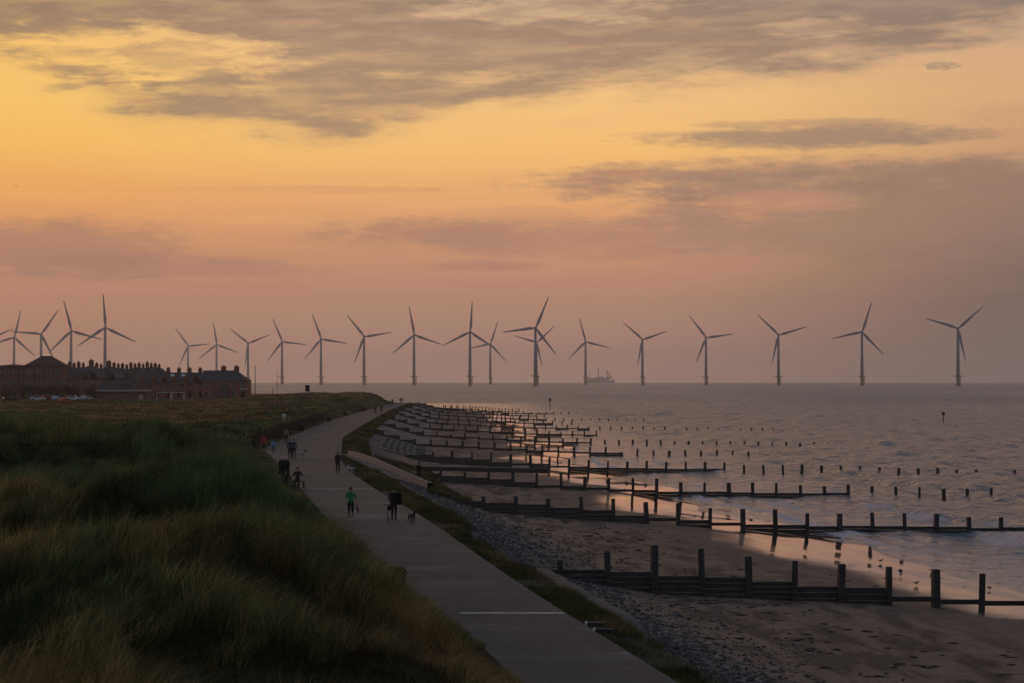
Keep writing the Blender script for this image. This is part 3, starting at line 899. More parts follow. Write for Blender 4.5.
# ------------------------------------------------------------------ wind turbines
def make_turbines():
    HUB = 96.0
    proto = empty('wind_turbine')
    tp = MB(); tp.cyl((0, 0, -6), (0, 0, 16), 3.1, 3.0, 20); tp.build('monopile', M['pile'], proto, True)
    tp = MB(); tp.cyl((0, 0, 16), (0, 0, 17.2), 7.6, 7.6, 16)
    for i in range(16):
        a = 2 * PI * i / 16
        tp.cyl((6 * math.cos(a), 6 * math.sin(a), 16.7), (6 * math.cos(a), 6 * math.sin(a), 18.2), .12, .12, 5)
    tp.box((3.9, -3.5, 8), (1, 1, 16)); tp.build('platform', M['pile'], proto)
    MB().cyl((0, 0, 16.7), (0, 0, HUB - 2.3), 3.0, 2.1, 24).build('tower', M['turbine'], proto, True)
    m = MB(); m.box((0, 3.4, HUB), (4.2, 13, 4.4)); m.build('nacelle', M['turbine'], proto, bevel=0.8)
    m = MB(); m.cyl((0, -3.2, HUB), (0, -6.2, HUB), 2.2, 1.7, 16); m.ball((0, -6.2, HUB), 1.72, 12); m.build('rotor_hub', M['turbine'], proto, True)
    # blade along +Z
    n = 16; vs = []; fs = []; K = 12
    for i in range(n):
        k = i / (n - 1); z = 1.2 + 55 * k
        ch = 2.2 if k < .03 else (2.2 + (4.3 - 2.2) * float(sstep((k - .03) / .16)) if k < .19 else 4.3 - (4.3 - 1.0) * ((k - .19) / .81) ** .85)
        th = 2.2 - 1.5 * float(sstep(k / .22)) if k < .22 else .7 * (1 - k) + .12
        if i == n - 1: ch, th = .35, .08
        tw = R(16) * (1 - k) ** 2
        for j in range(K):
            a = 2 * PI * j / K
            x = ch * .62 * math.cos(a) + (ch - 2.2) * .18; y = th * .5 * math.sin(a)
            vs.append((x * math.cos(tw) - y * math.sin(tw), x * math.sin(tw) + y * math.cos(tw) - 2.2 * k * k * .6, z))
    for i in range(n - 1):
        for j in range(K):
            fs.append([i * K + j, i * K + (j + 1) % K, (i + 1) * K + (j + 1) % K, (i + 1) * K + j])
    fs += [list(range(K))[::-1], list(range((n - 1) * K, n * K))]
    bl = []
    for i in range(3):
        if i == 0: b = np_mesh('blade', vs, fs, M['turbine'], proto, True)
        else: b = bl[0].copy(); COL.objects.link(b)
        b.parent = proto; b.location = (0, -5.2, HUB); bl.append(b)
    # (hub x, hub row, one blade's image direction (right, up)), from the left
    T = [(-12, 339, 24.5, 10.5), (14, 337.5, 6, 26.5), (41, 334, 16, 23.5), (71, 331, -7.5, 29.5), (105, 327.5, -2.5, 33.8), (188, 346, -11.5, 16), (216.5, 344.5, -3.2, 20),
         (248, 343.3, -17, 13.3), (282, 341.7, -9, 21.5), (321, 339, -8.5, 23), (364, 336.7, -17, 21), (414, 335, -5.5, 29.4), (470, 332, 2, 31), (490.3, 344, 6, 18.4),
         (535.4, 328, 13, 31), (536.5, 342.7, -19.5, 6), (585.5, 341.7, -6, 21.7), (642.4, 339.6, -18.7, 16.5), (706, 337.7, -16.4, 21.3), (778.5, 335, -21.4, 20.5), (862, 332, 9.2, 29), (958, 328.5, 25.2, 22.7)]
    where = ['cut off by the left edge of the photo', 'just inside the left edge, above the hip-roofed house', 'behind the hip-roofed house, one blade level to the left', 'behind the chimneys, one blade raised steeply left',
             'tallest of those behind the houses, one blade straight up', 'above the right half of the roofs, one blade level to the right', 'above the end house roof, one blade straight up', 'behind the end house gable, blades in a wide V',
             'just right of the thin rusty pole, seen above the dune', 'above the far dune, right of the notice board', 'above the far end of the promenade, blades in a wide V',
             'beyond the start of the groynes, one blade nearly upright', 'large and with one blade straight up, left of a smaller one', 'small one close beside a larger turbine on its left',
             'largest near the middle, one blade level to the left', 'faint one almost hidden behind the large middle turbine', 'at the left end of the distant ship',
             'just right of the distant ship, blades in a wide V', 'fifth from the right end of the row', 'fourth from the right end, blades in a wide V', 'third from the right, above open sea', 'rightmost of all, above open sea']
    where[18] = 'fourth from the right end of the row, one blade level right'
    where[19] = 'third from the right end, blades in a wide V'
    where[20] = 'second from the right end, above the open sea'
    where[21] = 'rightmost in the row, above the open sea'
    for i, (hx, hy, dx, up) in enumerate(T):
        D = 3800.0
        for _ in range(12):
            zh = SEA + HUB - D * D / (2 * EARTH)
            D = (zh - CAM_Z) * F / (PY0 - hy)
        x = xd(hx, D)
        o = proto if i == 0 else copy_tree(proto)
        o.location = (x, D, sea_z(x, D))
        phi = math.atan2(dx, up)
        o.rotation_euler = (0, 0, math.atan2(-x, D) + R(6))
        q = 0
        for ch in o.children:
            if ch.name.startswith('blade'):
                ch.rotation_euler = (0, phi + q * 2 * PI / 3, 0); q += 1
        o['label'] = 'offshore wind turbine ' + where[i]; o['category'] = 'wind turbine'; o['group'] = 'wind turbines standing in the sea'


def make_ship():
    D = 10200.0; x = xd(599, D)
    r = tag(empty('ship', (x, D, sea_z(x, D))), 'hazy work ship with a tall mast and crane on the sea horizon', 'ship'); r.scale = (1.5, 1.5, 1.5)
    m = MB(); L = 104
    pr = [(-L / 2, 0), (-L / 2 + 2, 9), (L / 2 - 14, 9), (L / 2 + 4, 13), (L / 2 - 3, 0), ]
    vs = [(a, -9, z - 2) for a, z in pr] + [(a, 9, z - 2) for a, z in pr]
    m.add(vs, [[0, 1, 2, 3, 4][::-1], [5, 6, 7, 8, 9]] + [[i, (i + 1) % 5, 5 + (i + 1) % 5, 5 + i] for i in range(5)]); m.build('hull', M['hull'], r)
    m = MB(); m.box((-6, 0, 12), (62, 14, 10)); m.box((4, 0, 18.5), (30, 13, 5), taper=.9); m.build('superstructure', M['shipwhite'], r)
    m = MB(); m.cyl((-2, 0, 20), (-2, 0, 52), 2.0, 1.5, 8); m.box((-2, 0, 51), (5, 4, 2)); m.build('mast', M['hull'], r)
    m = MB(); m.cyl((-33, 0, 6), (-33, 0, 40), 1.4, .7, 6); m.cyl((-33, 0, 14), (-46, 0, 20), 1, .6, 6); m.build('stern_mast', M['hull'], r)
    m = MB()
    m.cyl((26, -3, 10), (26, -3, 42), 1.6, .8, 6); m.cyl((26, 3, 10), (26, 3, 42), 1.6, .8, 6); m.cyl((26, 0, 42), (48, 0, 12), 1.2, 1.2, 6)
    for k in range(5): m.cyl((26 + 4 * k, 0, 12), (26 + 4 * k, 0, 42 - 6 * k), .9, .9, 5)
    m.box((33, 0, 15), (14, 10, 12), taper=.6); m.build('crane', M['hull'], r)


# ------------------------------------------------------------------ houses
def win(p, x, z, w, h, y, frame=None):
    f = MB()
    t = 0.11
    f.box((x, y - .03, z + h / 2 - t / 2), (w, .1, t)); f.box((x, y - .03, z - h / 2 + t / 2), (w, .1, t))
    f.box((x - w / 2 + t / 2, y - .03, z), (t, .1, h - 2 * t)); f.box((x + w / 2 - t / 2, y - .03, z), (t, .1, h - 2 * t)); f.box((x, y - .03, z), (w - 2 * t, .09, t * .7))
    o = f.build('window', frame or M['render'], p)
    MB().box((x, y + .01, z), (w - .05, .06, h - .05)).build('pane', M['glass'], o)
    return o


def chim(p, x, y, z, h=1.7, w=1.0, pots=3):
    m = MB(); m.box((x, y, z + h / 2 - .6), (w, .6, h + .6)); m.box((x, y, z + h - .35), (w + .14, .74, .18))
    c = m.build('chimney', M['brick2'], p)
    for k in range(pots):
        MB().cyl((x + (k - (pots - 1) / 2) * .3, y, z + h - .31), (x + (k - (pots - 1) / 2) * .3, y, z + h + .22), .13, .11, 8).build('chimney_pot', M['rust'], c)
    return c


def house(name, loc, rz, w, d, he, hr, brick, slate, chimneys, hip='none', storeys=2, bays=2, door=True):
    r = empty(name, loc, rz)
    MB().box((0, d / 2, he / 2 - .5), (w, d, he + 1)).build('wall', brick, r)
    e = .3
    y0, y1 = -e, d + e; x0, x1 = -w / 2 - (e if hip != 'none' else 0.0), w / 2 + (e if hip != 'none' else 0.0)
    hl = d / 2 if hip in ('left', 'both') else 0; hh = d / 2 if hip in ('right', 'both') else 0
    ym = d / 2
    vs = [(x0, y0, he - .1), (x1, y0, he - .1), (x1, y1, he - .1), (x0, y1, he - .1), (x0 + hl, ym, hr), (x1 - hh, ym, hr)]
    MB().add(vs, [[0, 1, 5, 4], [1, 2, 5], [2, 3, 4, 5], [3, 0, 4], [3, 2, 1, 0]]).build('roof', slate, r)
    for cx, ch, cw in chimneys: chim(r, cx, ym, hr - .1, ch, cw)
    for s in range(storeys):
        for b in range(bays):
            x = -w / 2 + w * (b + .5) / bays
            if door and s == 0 and b == bays - 1:
                dd = MB().box((x, -.03, 1.05), (1.0, .1, 2.1)).build('door', M['black'], r)
                MB().ball((x - .36, -.1, 1.0), .06, 6).build('handle', M['white'], dd)
            else:
                win(r, x, 1.5 + s * (he / storeys), min(1.5, w / bays * .55), 1.5, 0)
    return r


def make_town():
    bk = {'group': 'houses behind the dunes'}
    gz = lambda x, y: float(land_z(x, y)) - 0.05
    # first oblique terrace: x 64..140 px
    x0, y0 = xd(66, 640), 640.0
    dx, dy = 0.33, 0.944
    ang = math.atan2(dy, dx)
    N = 13
    for i in range(N):
        cx = x0 + dx * 5.6 * i; cy = y0 + dy * 5.6 * i
        big = i in (4, 6)
        zg = 1.0
        if i == 0:
            proto = house('terraced_house', (cx, cy, zg), ang, 5.6, 8.5, 6.0, 9.6, M['brick'], M['slate'], [(-2.2, 1.9, 1.3), (.6, 1.5, .9)])
            o = proto
        elif big:
            o = house('terraced_house', (cx, cy, zg), ang, 5.6, 8.5, 6.4, 10.2, M['brick2'], M['slate'], [(0, 2.3, 2.2)])
        else:
            o = copy_tree(proto)
        rz_ = random.Random(i * 7 + 1)
        o.location = (cx, cy, zg + 0.05 * i + rz_.uniform(-.25, .35))
        if i % 3 != 1 and not big:
            g = MB(); g.add([(-1.7, -.5, 5.7), (1.7, -.5, 5.7), (0, -.5, 8.1), (-1.7, 3.6, 5.9), (1.7, 3.6, 5.9), (0, 3.6, 8.1)], [[0, 1, 2], [5, 4, 3], [1, 4, 5, 2], [0, 2, 5, 3], [0, 3, 4, 1]])
            g.build('gable', M['slate'] if i % 2 else M['tile'], o)
        o.rotation_euler = (0, 0, ang)
        lab = ORD[i] + ' brick terraced house from the left in the long chimney row behind the hip-roofed house'
        if big: lab = 'taller brick terraced house with a very broad chimney, ' + ('left' if i == 4 else 'right') + ' one of the pair'
        tag(o, lab, 'house', 'terraced houses in the long chimney row')
    # second terrace, lower
    x0, y0 = xd(143, 655), 655.0
    dx, dy = 0.60, 0.80; ang = math.atan2(dy, dx)
    for i in range(7):
        cx = x0 + dx * 5.5 * i; cy = y0 + dy * 5.5 * i * .35
        if i == 0:
            proto = house('cottage', (cx, cy, 1.0), R(22), 4.6, 8, 5.2, 8.4, M['brick'], M['slate'], [(-1.5, 1.7, 1.2)])
            o = proto
        else: o = copy_tree(proto)
        o.location = (cx, cy, 1.0); o.rotation_euler = (0, 0, R(22))
        if i in (0, 2, 5, 6):
            g = MB(); g.add([(-1.5, -.5, 4.9), (1.5, -.5, 4.9), (0, -.5, 7.2), (-1.5, 3.3, 5.1), (1.5, 3.3, 5.1), (0, 3.3, 7.2)], [[0, 1, 2], [5, 4, 3], [1, 4, 5, 2], [0, 2, 5, 3], [0, 3, 4, 1]])
            g.build('gable', M['brick2'], o)
        tag(o, ORD[i] + ' low brick house from the left in the row before the end block', 'house', 'low brick houses in the second row')
        if i in (3, 4):
            s = MB(); s.add([(-1.0, 2.1, 7.0), (.2, 2.1, 7.0), (.2, 3.2, 7.75), (-1.0, 3.2, 7.75), (-1.0, 2.0, 7.12), (.2, 2.0, 7.12), (.2, 3.1, 7.9), (-1.0, 3.1, 7.9)], [[4, 5, 6, 7], [0, 1, 5, 4], [1, 2, 6, 5], [2, 3, 7, 6], [3, 0, 4, 7]])
            s.build('rooflight', M['white'], o)  # white colour stands in for the glint on the rooflight glass
            o['label'] = ('left' if i == 3 else 'right') + ' one of two brick houses with a pale glinting rooflight'
    # end block with hipped right end
    D = 640
    r = house('end_house', (xd(224.5, D), D, 1.0), R(-1), 14.6, 9, 5.7, 9.0, M['brick'], M['slate'], [(-1.0, 1.6, 1.6), (3.2, 1.6, 1.6)], hip='right', bays=5)
    tag(r, 'brick end house with a hipped roof and two chimneys beside the sea', 'house')
    b = MB(); b.box((0.2, -1.3, 1.7), (2.2, 2.6, 4.4)); b.build('porch', M['concrete'], r)
    MB().box((6.2, -.05, 3.0), (2.6, .1, .25)).build('sill_band', M['white'], r)
    # hip-roofed big house at left
    D = 600
    r = house('hip_roofed_house', (xd(44, D), D, 1.0), R(3), 11.2, 9, 10.4, 13.2, M['brick2'], M['tile'], [], hip='both', storeys=3, bays=4)
    # ridge was shortened by the hips: a wide hip roof of its own proportions
    tag(r, 'large three storey house with a dark hipped roof at far left', 'house')
    r2 = house('flat_roofed_house', (xd(9, D), D + 2, 1.0), R(3), 9.6, 9, 10.2, 10.7, M['brick2'], M['tile'], [], hip='both', storeys=3, bays=4)
    tag(r2, 'flat topped three storey block left of the hip-roofed house', 'house')
    # pavilion
    D = 590; r = tag(empty('pavilion', (xd(119, D), D, 1.0), R(-2)), 'low pavilion with a pale fascia and a dark upper storey', 'pavilion')
    MB().box((0, 3, 1.0), (16.0, 6, 3)).build('wall', M['brick2'], r)
    MB().box((0, 2.6, 2.75), (16.8, 7.2, .5)).build('fascia', M['render'], r)
    m = MB(); m.add([(-6, 1, 3), (4, 1, 3), (4, 6, 3), (-6, 6, 3), (-5.6, 2.2, 5.4), (3.6, 2.2, 5.4), (3.6, 5, 5.4), (-5.6, 5, 5.4)], [[0, 1, 5, 4], [1, 2, 6, 5], [2, 3, 7, 6], [3, 0, 4, 7], [4, 5, 6, 7]]); m.build('roof', M['slate'], r)
    for k in range(5): win(r, -6 + k * 2.6, 1.1, 1.5, 1.2, 0)
    MB().box((6.6, -.06, .7), (1.3, .1, 1.7)).build('door', M['render'], r)
    # white goal frames beside the pavilion
    for px0, px1, lab in ((157, 171, 'left one of two white goal frames before the brick houses'), (172, 184, 'right one of two white goal frames before the brick houses')):
        D = 575; xa, xb = xd(px0, D), xd(px1, D); z = gz((xa + xb) / 2, D)
        r = tag(empty('goal_frame', ((xa + xb) / 2, D, z)), lab, 'goal frame', 'goal frames on the field')
        h = CAM_Z - (392.5 - PY0) * D / F - z; w = (xb - xa) / 2
        for sx in (-w, w): MB().cyl((sx, 0, -.3), (sx, 0, h), .12, .12, 8).build('upright', M['line'], r)
        MB().cyl((-w, 0, h), (w, 0, h), .1, .1, 8).build('crossbar', M['line'], r)
    # cars
    cols = {'white': (0.75, 0.75, 0.75), 'red': (0.35, 0.03, 0.025), 'black': (0.015, 0.015, 0.018), 'silver': (0.45, 0.47, 0.5), 'orange': (0.4, 0.06, 0.02)}
    specs = [(10, 565, 'black', 'black parked car with a pale rear at the far left', 20), (38, 565, 'white', 'white parked car left of the red one', 5), (47, 572, 'red', 'red parked car between two pale cars', 60),
             (58, 565, 'silver', 'silver parked car just right of the red one', 70), (74, 565, 'white', 'long white parked car in the middle of the line', 4), (87, 566, 'silver', 'silver parked car at the right end of the line', 65), (65, 520, 'orange', 'dark red parked car closer than the line of cars', 75)]
    for px, D, c, lab, rz in specs:
        x = xd(px, D); z = gz(x, D) + .05
        r = tag(empty('parked_car', (x, D, z), R(rz)), lab, 'car', 'cars parked before the houses')
        paint = cloth('car_' + c, cols[c]); paint.node_tree.nodes['Principled BSDF'].inputs['Roughness'].default_value = 0.25
        prof = [(-2.1, .35), (-2.15, .8), (-1.9, 1.0), (-1.5, 1.42), (.35, 1.45), (1.05, 1.0), (2.0, .85), (2.15, .6), (2.1, .35)]
        n = len(prof); vs = [(a, -.82, b) for a, b in prof] + [(a, .82, b) for a, b in prof]
        MB().add(vs, [list(range(n)), list(range(n, 2 * n))[::-1]] + [[i, n + i, n + (i + 1) % n, (i + 1) % n] for i in range(n)]).build('body', paint, r, bevel=.05)
        g = [(-1.55, 1.0), (-1.3, 1.36), (.3, 1.38), (.85, 1.0)]
        for sy in (-.835, .835):
            MB().add([(a, sy, b) for a, b in g] + [(a, sy * .96, b) for a, b in g], [[0, 1, 2, 3], [7, 6, 5, 4], [0, 4, 5, 1], [1, 5, 6, 2], [2, 6, 7, 3], [3, 7, 4, 0]]).build('window', M['glass'], r)
        MB().add([(.45, -.7, 1.42), (.45, .7, 1.42), (1.02, .7, 1.05), (1.02, -.7, 1.05), (.4, -.7, 1.38), (.4, .7, 1.38), (.95, .7, 1.0), (.95, -.7, 1.0)], [[3, 2, 1, 0], [4, 5, 6, 7], [0, 1, 5, 4], [2, 3, 7, 6], [1, 2, 6, 5], [3, 0, 4, 7]]).build('windscreen', M['glass'], r)
        for wx in (-1.35, 1.35):
            for wy in (-.75, .75): MB().cyl((wx, wy - .1, .33), (wx, wy + .1, .33), .33, .33, 14).build('wheel', M['tyre'], r)
    # dark shrubs in front of the houses
    rs = random.Random(3)
    sh = [(4, 560, 4.0), (15, 580, 5.2), (24, 585, 5.6), (33, 583, 5.0), (44, 585, 4.4), (53, 586, 4.6), (62, 584, 5.0), (70, 586, 4.5), (80, 588, 5.2), (90, 588, 4.4)]
    for i, (px, D, h) in enumerate(sh):
        x = xd(px, D); z = gz(x, D)
        r = tag(empty('shrub', (x, D, z)), ORD[i] + ' dark bushy shrub from the left between the cars and houses', 'shrub', 'dark shrubs before the houses')
        m = MB()
        for k in range(5):
            a = rs.uniform(0, 6.28); m.cyl((0, 0, -.3), (math.cos(a) * .9, math.sin(a) * .9, h * .6), .12, .04, 6)
        m.build('stem', M['bark'], r)
        n = 700
        q = np.random.default_rng(100 + i)
        ct = q.normal(0, 1, (9, 3)) * np.array([1.1, .8, .22]) * h * .28 + np.array([0, 0, h * .55])
        c = ct[q.integers(0, 9, n)] + q.normal(0, 1, (n, 3)) * h * .11
        c[:, 2] = np.clip(c[:, 2], .1, h)
        a = q.normal(0, 1, (n, 3)); a /= np.linalg.norm(a, axis=1)[:, None]; b = np.cross(a, q.normal(0, 1, (n, 3))); b /= np.linalg.norm(b, axis=1)[:, None]
        sz = q.uniform(.1, .24, (n, 1))
        V = np.stack([c - a * sz, c + b * sz * .6, c + a * sz, c - b * sz * .6], 1).reshape(-1, 3)
        np_mesh('foliage', V, np.arange(4 * n).reshape(-1, 4), M['leaf'], r)


# ------------------------------------------------------------------ people and animals
def skinned(name, verts, edges, mat_of, mats_, parent=None, root=0, levels=1):
    me = bpy.data.meshes.new(name + '_src'); me.from_pydata([v[:3] for v in verts], edges, [])
    o = bpy.data.objects.new(name + '_src', me); COL.objects.link(o)
    md = o.modifiers.new('s', 'SKIN'); md.use_smooth_shade = True
    for i, v in enumerate(verts):
        sv = me.skin_vertices[0].data[i]; rr = v[3]; sv.radius = (rr, rr) if not isinstance(rr, tuple) else rr; sv.use_root = (i == root)
    s2 = o.modifiers.new('u', 'SUBSURF'); s2.levels = levels; s2.render_levels = levels
    dg = bpy.context.evaluated_depsgraph_get(); dg.update()
    out = bpy.data.meshes.new_from_object(o.evaluated_get(dg)); out.name = name
    bpy.data.objects.remove(o)
    out.materials.clear()
    for m in mats_: out.materials.append(m)
    P = np.array([v[:3] for v in verts]); A = P[[e[0] for e in edges]]; B = P[[e[1] for e in edges]]
    for p in out.polygons:
        c = np.array(p.center); ab = B - A
        t = np.clip(((c - A) * ab).sum(1) / np.maximum((ab * ab).sum(1), 1e-9), 0, 1)
        d = np.linalg.norm(A + ab * t[:, None] - c, axis=1)
        p.material_index = mat_of(int(d.argmin()), c); p.use_smooth = True
    r = bpy.data.objects.new(name, out); COL.objects.link(r)
    if parent: r.parent = parent
    return r


def person(loc, facing, H, top, bottom, lab, group=None, bare_arms=False, bare_legs=False, stride=.18, hairc=None, shoes=(0.02, 0.02, 0.02), sit=False, child=False, arm=(0.1, 0.1), coat=0.0, lean=0.0):
    """a standing, walking or sitting figure; local -Y is the way it faces"""
    k = H / 1.74
    V = []; names = {}

    def v(n, x, y, z, r): names[n] = len(V); V.append((x * k, (y - lean * max(0, z - .95)) * k, z * k, r * k))
    hz = .93 if not sit else .5
    dz = hz - .93
    hw = 1.12 if child else 1
    v('pelvis', 0, 0, hz, .135); v('waist', 0, 0, 1.1 + dz, .125 + coat * .3); v('chest', 0, .0, 1.3 + dz, .15 + coat * .3); v('neck', 0, .0, 1.47 + dz, .062); v('head', 0, -.015, 1.58 + dz, .085 * hw); v('crown', 0, .0, 1.67 + dz, .075 * hw)
    v('nose', 0, -.10, 1.575 + dz, .018)
    E_ = [('pelvis', 'waist'), ('waist', 'chest'), ('chest', 'neck'), ('neck', 'head'), ('head', 'crown'), ('head', 'nose')]
    for sgn, sd in ((-1, 'l'), (1, 'r')):
        st = stride * sgn
        a = arm[0] if sgn < 0 else arm[1]
        v('sh' + sd, .175 * sgn, 0, 1.41 + dz, .07); v('el' + sd, (.215 + a * .25) * sgn, .06 * sgn * stride * 4, 1.13 + dz + a * .1, .05); v('wr' + sd, (.215 + a * .2) * sgn, -.10 + st * .5 - a * .25, .89 + dz + a * .35, .035)
        v('pm' + sd, (.215 + a * .2) * sgn, -.115 + st * .5 - a * .3, .82 + dz + a * .35, .034)
        E_ += [('chest', 'sh' + sd), ('sh' + sd, 'el' + sd), ('el' + sd, 'wr' + sd), ('wr' + sd, 'pm' + sd)]
        px_, py_, pz_ = (.215 + a * .2) * sgn, -.115 + st * .5 - a * .3, .82 + dz + a * .35
        for f, (oy, ln) in enumerate(((-.03, .07), (-.01, .085), (.012, .08), (.032, .06))):
            v(f'f{f}' + sd, px_ - .012 * sgn, py_ + oy, pz_ - .02 - ln, .009); E_.append(('pm' + sd, f'f{f}' + sd))
        v('th' + sd, px_ - .03 * sgn, py_ - .045, pz_ - .03, .011); E_.append(('wr' + sd, 'th' + sd))
        if not sit:
            v('hp' + sd, .09 * sgn, 0, .88, .105); v('kn' + sd, .10 * sgn, -.05 - st * .55, .49, .066); v('an' + sd, .10 * sgn, .03 - st * 1.15, .085, .045); v('to' + sd, .11 * sgn, -.13 - st * 1.15, .035, .036)
        else:
            v('hp' + sd, .09 * sgn, -.03, hz, .105); v('kn' + sd, .13 * sgn, -.45, .52, .07); v('an' + sd, .12 * sgn, -.42, .085, .045); v('to' + sd, .12 * sgn, -.58, .035, .036)
        E_ += [('pelvis', 'hp' + sd), ('hp' + sd, 'kn' + sd), ('kn' + sd, 'an' + sd), ('an' + sd, 'to' + sd)]
    ed = [(names[a], names[b]) for a, b in E_]
    S, T_, B_, F_ = 0, 1, 2, 3

    def mo(i, c):
        a, b = E_[i]
        if a[:2] in ('ne', 'he'): return S
        if a[:2] in ('el',): return S if bare_arms else T_
        if a[:2] in ('wr', 'pm'): return S
        if a[:2] == 'sh' or a in ('waist', 'chest'): return T_
        if a == 'pelvis': return T_ if (c[2] > (hz + .02) * k) else B_
        if a[:2] == 'hp': return T_ if coat and c[2] > .6 * k else B_
        if a[:2] == 'kn': return (S if bare_legs and c[2] < .46 * k else B_) if c[2] > .12 * k else F_
        if a[:2] == 'an': return F_
        return T_
    mats_ = [M['skin'], cloth(top[0], top[1]), cloth(bottom[0], bottom[1]), cloth('shoe%d' % int(shoes[0] * 100), shoes)]
    o = skinned('person', V, ed, mo, mats_)
    o.location = loc; o.rotation_euler = (0, 0, facing)
    tag(o, lab, 'person', group)
    hd = V[names['crown']]
    m = MB(); m.ball((hd[0], hd[1] + .012 * k, hd[2] - .012 * k), .094 * k * hw, 12, (1, 1.08, .9)); m.build('hair', hairc or M['hair'], o, True)
    return o, V, names


def dog(loc, facing, h, col, lab, col2=None, group=None):
    """h is the shoulder height; local -Y is the way it faces"""
    k = h / .55; V = []; names = {}

    def v(n, x, y, z, r): names[n] = len(V); V.append((x * k, y * k, z * k, r * k))
    v('chest', 0, -.18, .46, .115); v('belly', 0, .08, .49, .085); v('rump', 0, .28, .5, .09); v('neck', 0, -.30, .62, .07); v('head', 0, -.37, .72, .07); v('muzzle', 0, -.47, .69, .042); v('nose', 0, -.54, .68, .03)
    v('tail', 0, .42, .55, .025); v('tailtip', 0, .52, .68, .015)
    E_ = [('chest', 'belly'), ('belly', 'rump'), ('chest', 'neck'), ('neck', 'head'), ('head', 'muzzle'), ('muzzle', 'nose'), ('rump', 'tail'), ('tail', 'tailtip')]
    for sgn, sd in ((-1, 'l'), (1, 'r')):
        v('ea' + sd, .06 * sgn, -.36, .81, .018); E_.append(('head', 'ea' + sd))
        v('sh' + sd, .085 * sgn, -.2, .4, .05); v('kn' + sd, .085 * sgn, -.21 + .03 * sgn, .2, .03); v('pw' + sd, .085 * sgn, -.22 + .06 * sgn, .03, .03)
        v('hp' + sd, .08 * sgn, .26, .42, .06); v('st' + sd, .085 * sgn, .2 - .03 * sgn, .29, .04); v('hk' + sd, .085 * sgn, .33 - .04 * sgn, .18, .026); v('hf' + sd, .085 * sgn, .3 - .05 * sgn, .03, .028)
        E_ += [('chest', 'sh' + sd), ('sh' + sd, 'kn' + sd), ('kn' + sd, 'pw' + sd), ('rump', 'hp' + sd), ('hp' + sd, 'st' + sd), ('st' + sd, 'hk' + sd), ('hk' + sd, 'hf' + sd)]
    ed = [(names[a], names[b]) for a, b in E_]
    o = skinned('dog', V, ed, lambda i, c: 1 if E_[i][0] in ('head', 'muzzle') else 0, [cloth('fur_' + col[0], col[1]), cloth('fur_' + (col2 or col)[0], (col2 or col)[1])])
    o.location = loc; o.rotation_euler = (0, 0, facing)
    tag(o, lab, 'dog', group)
    return o


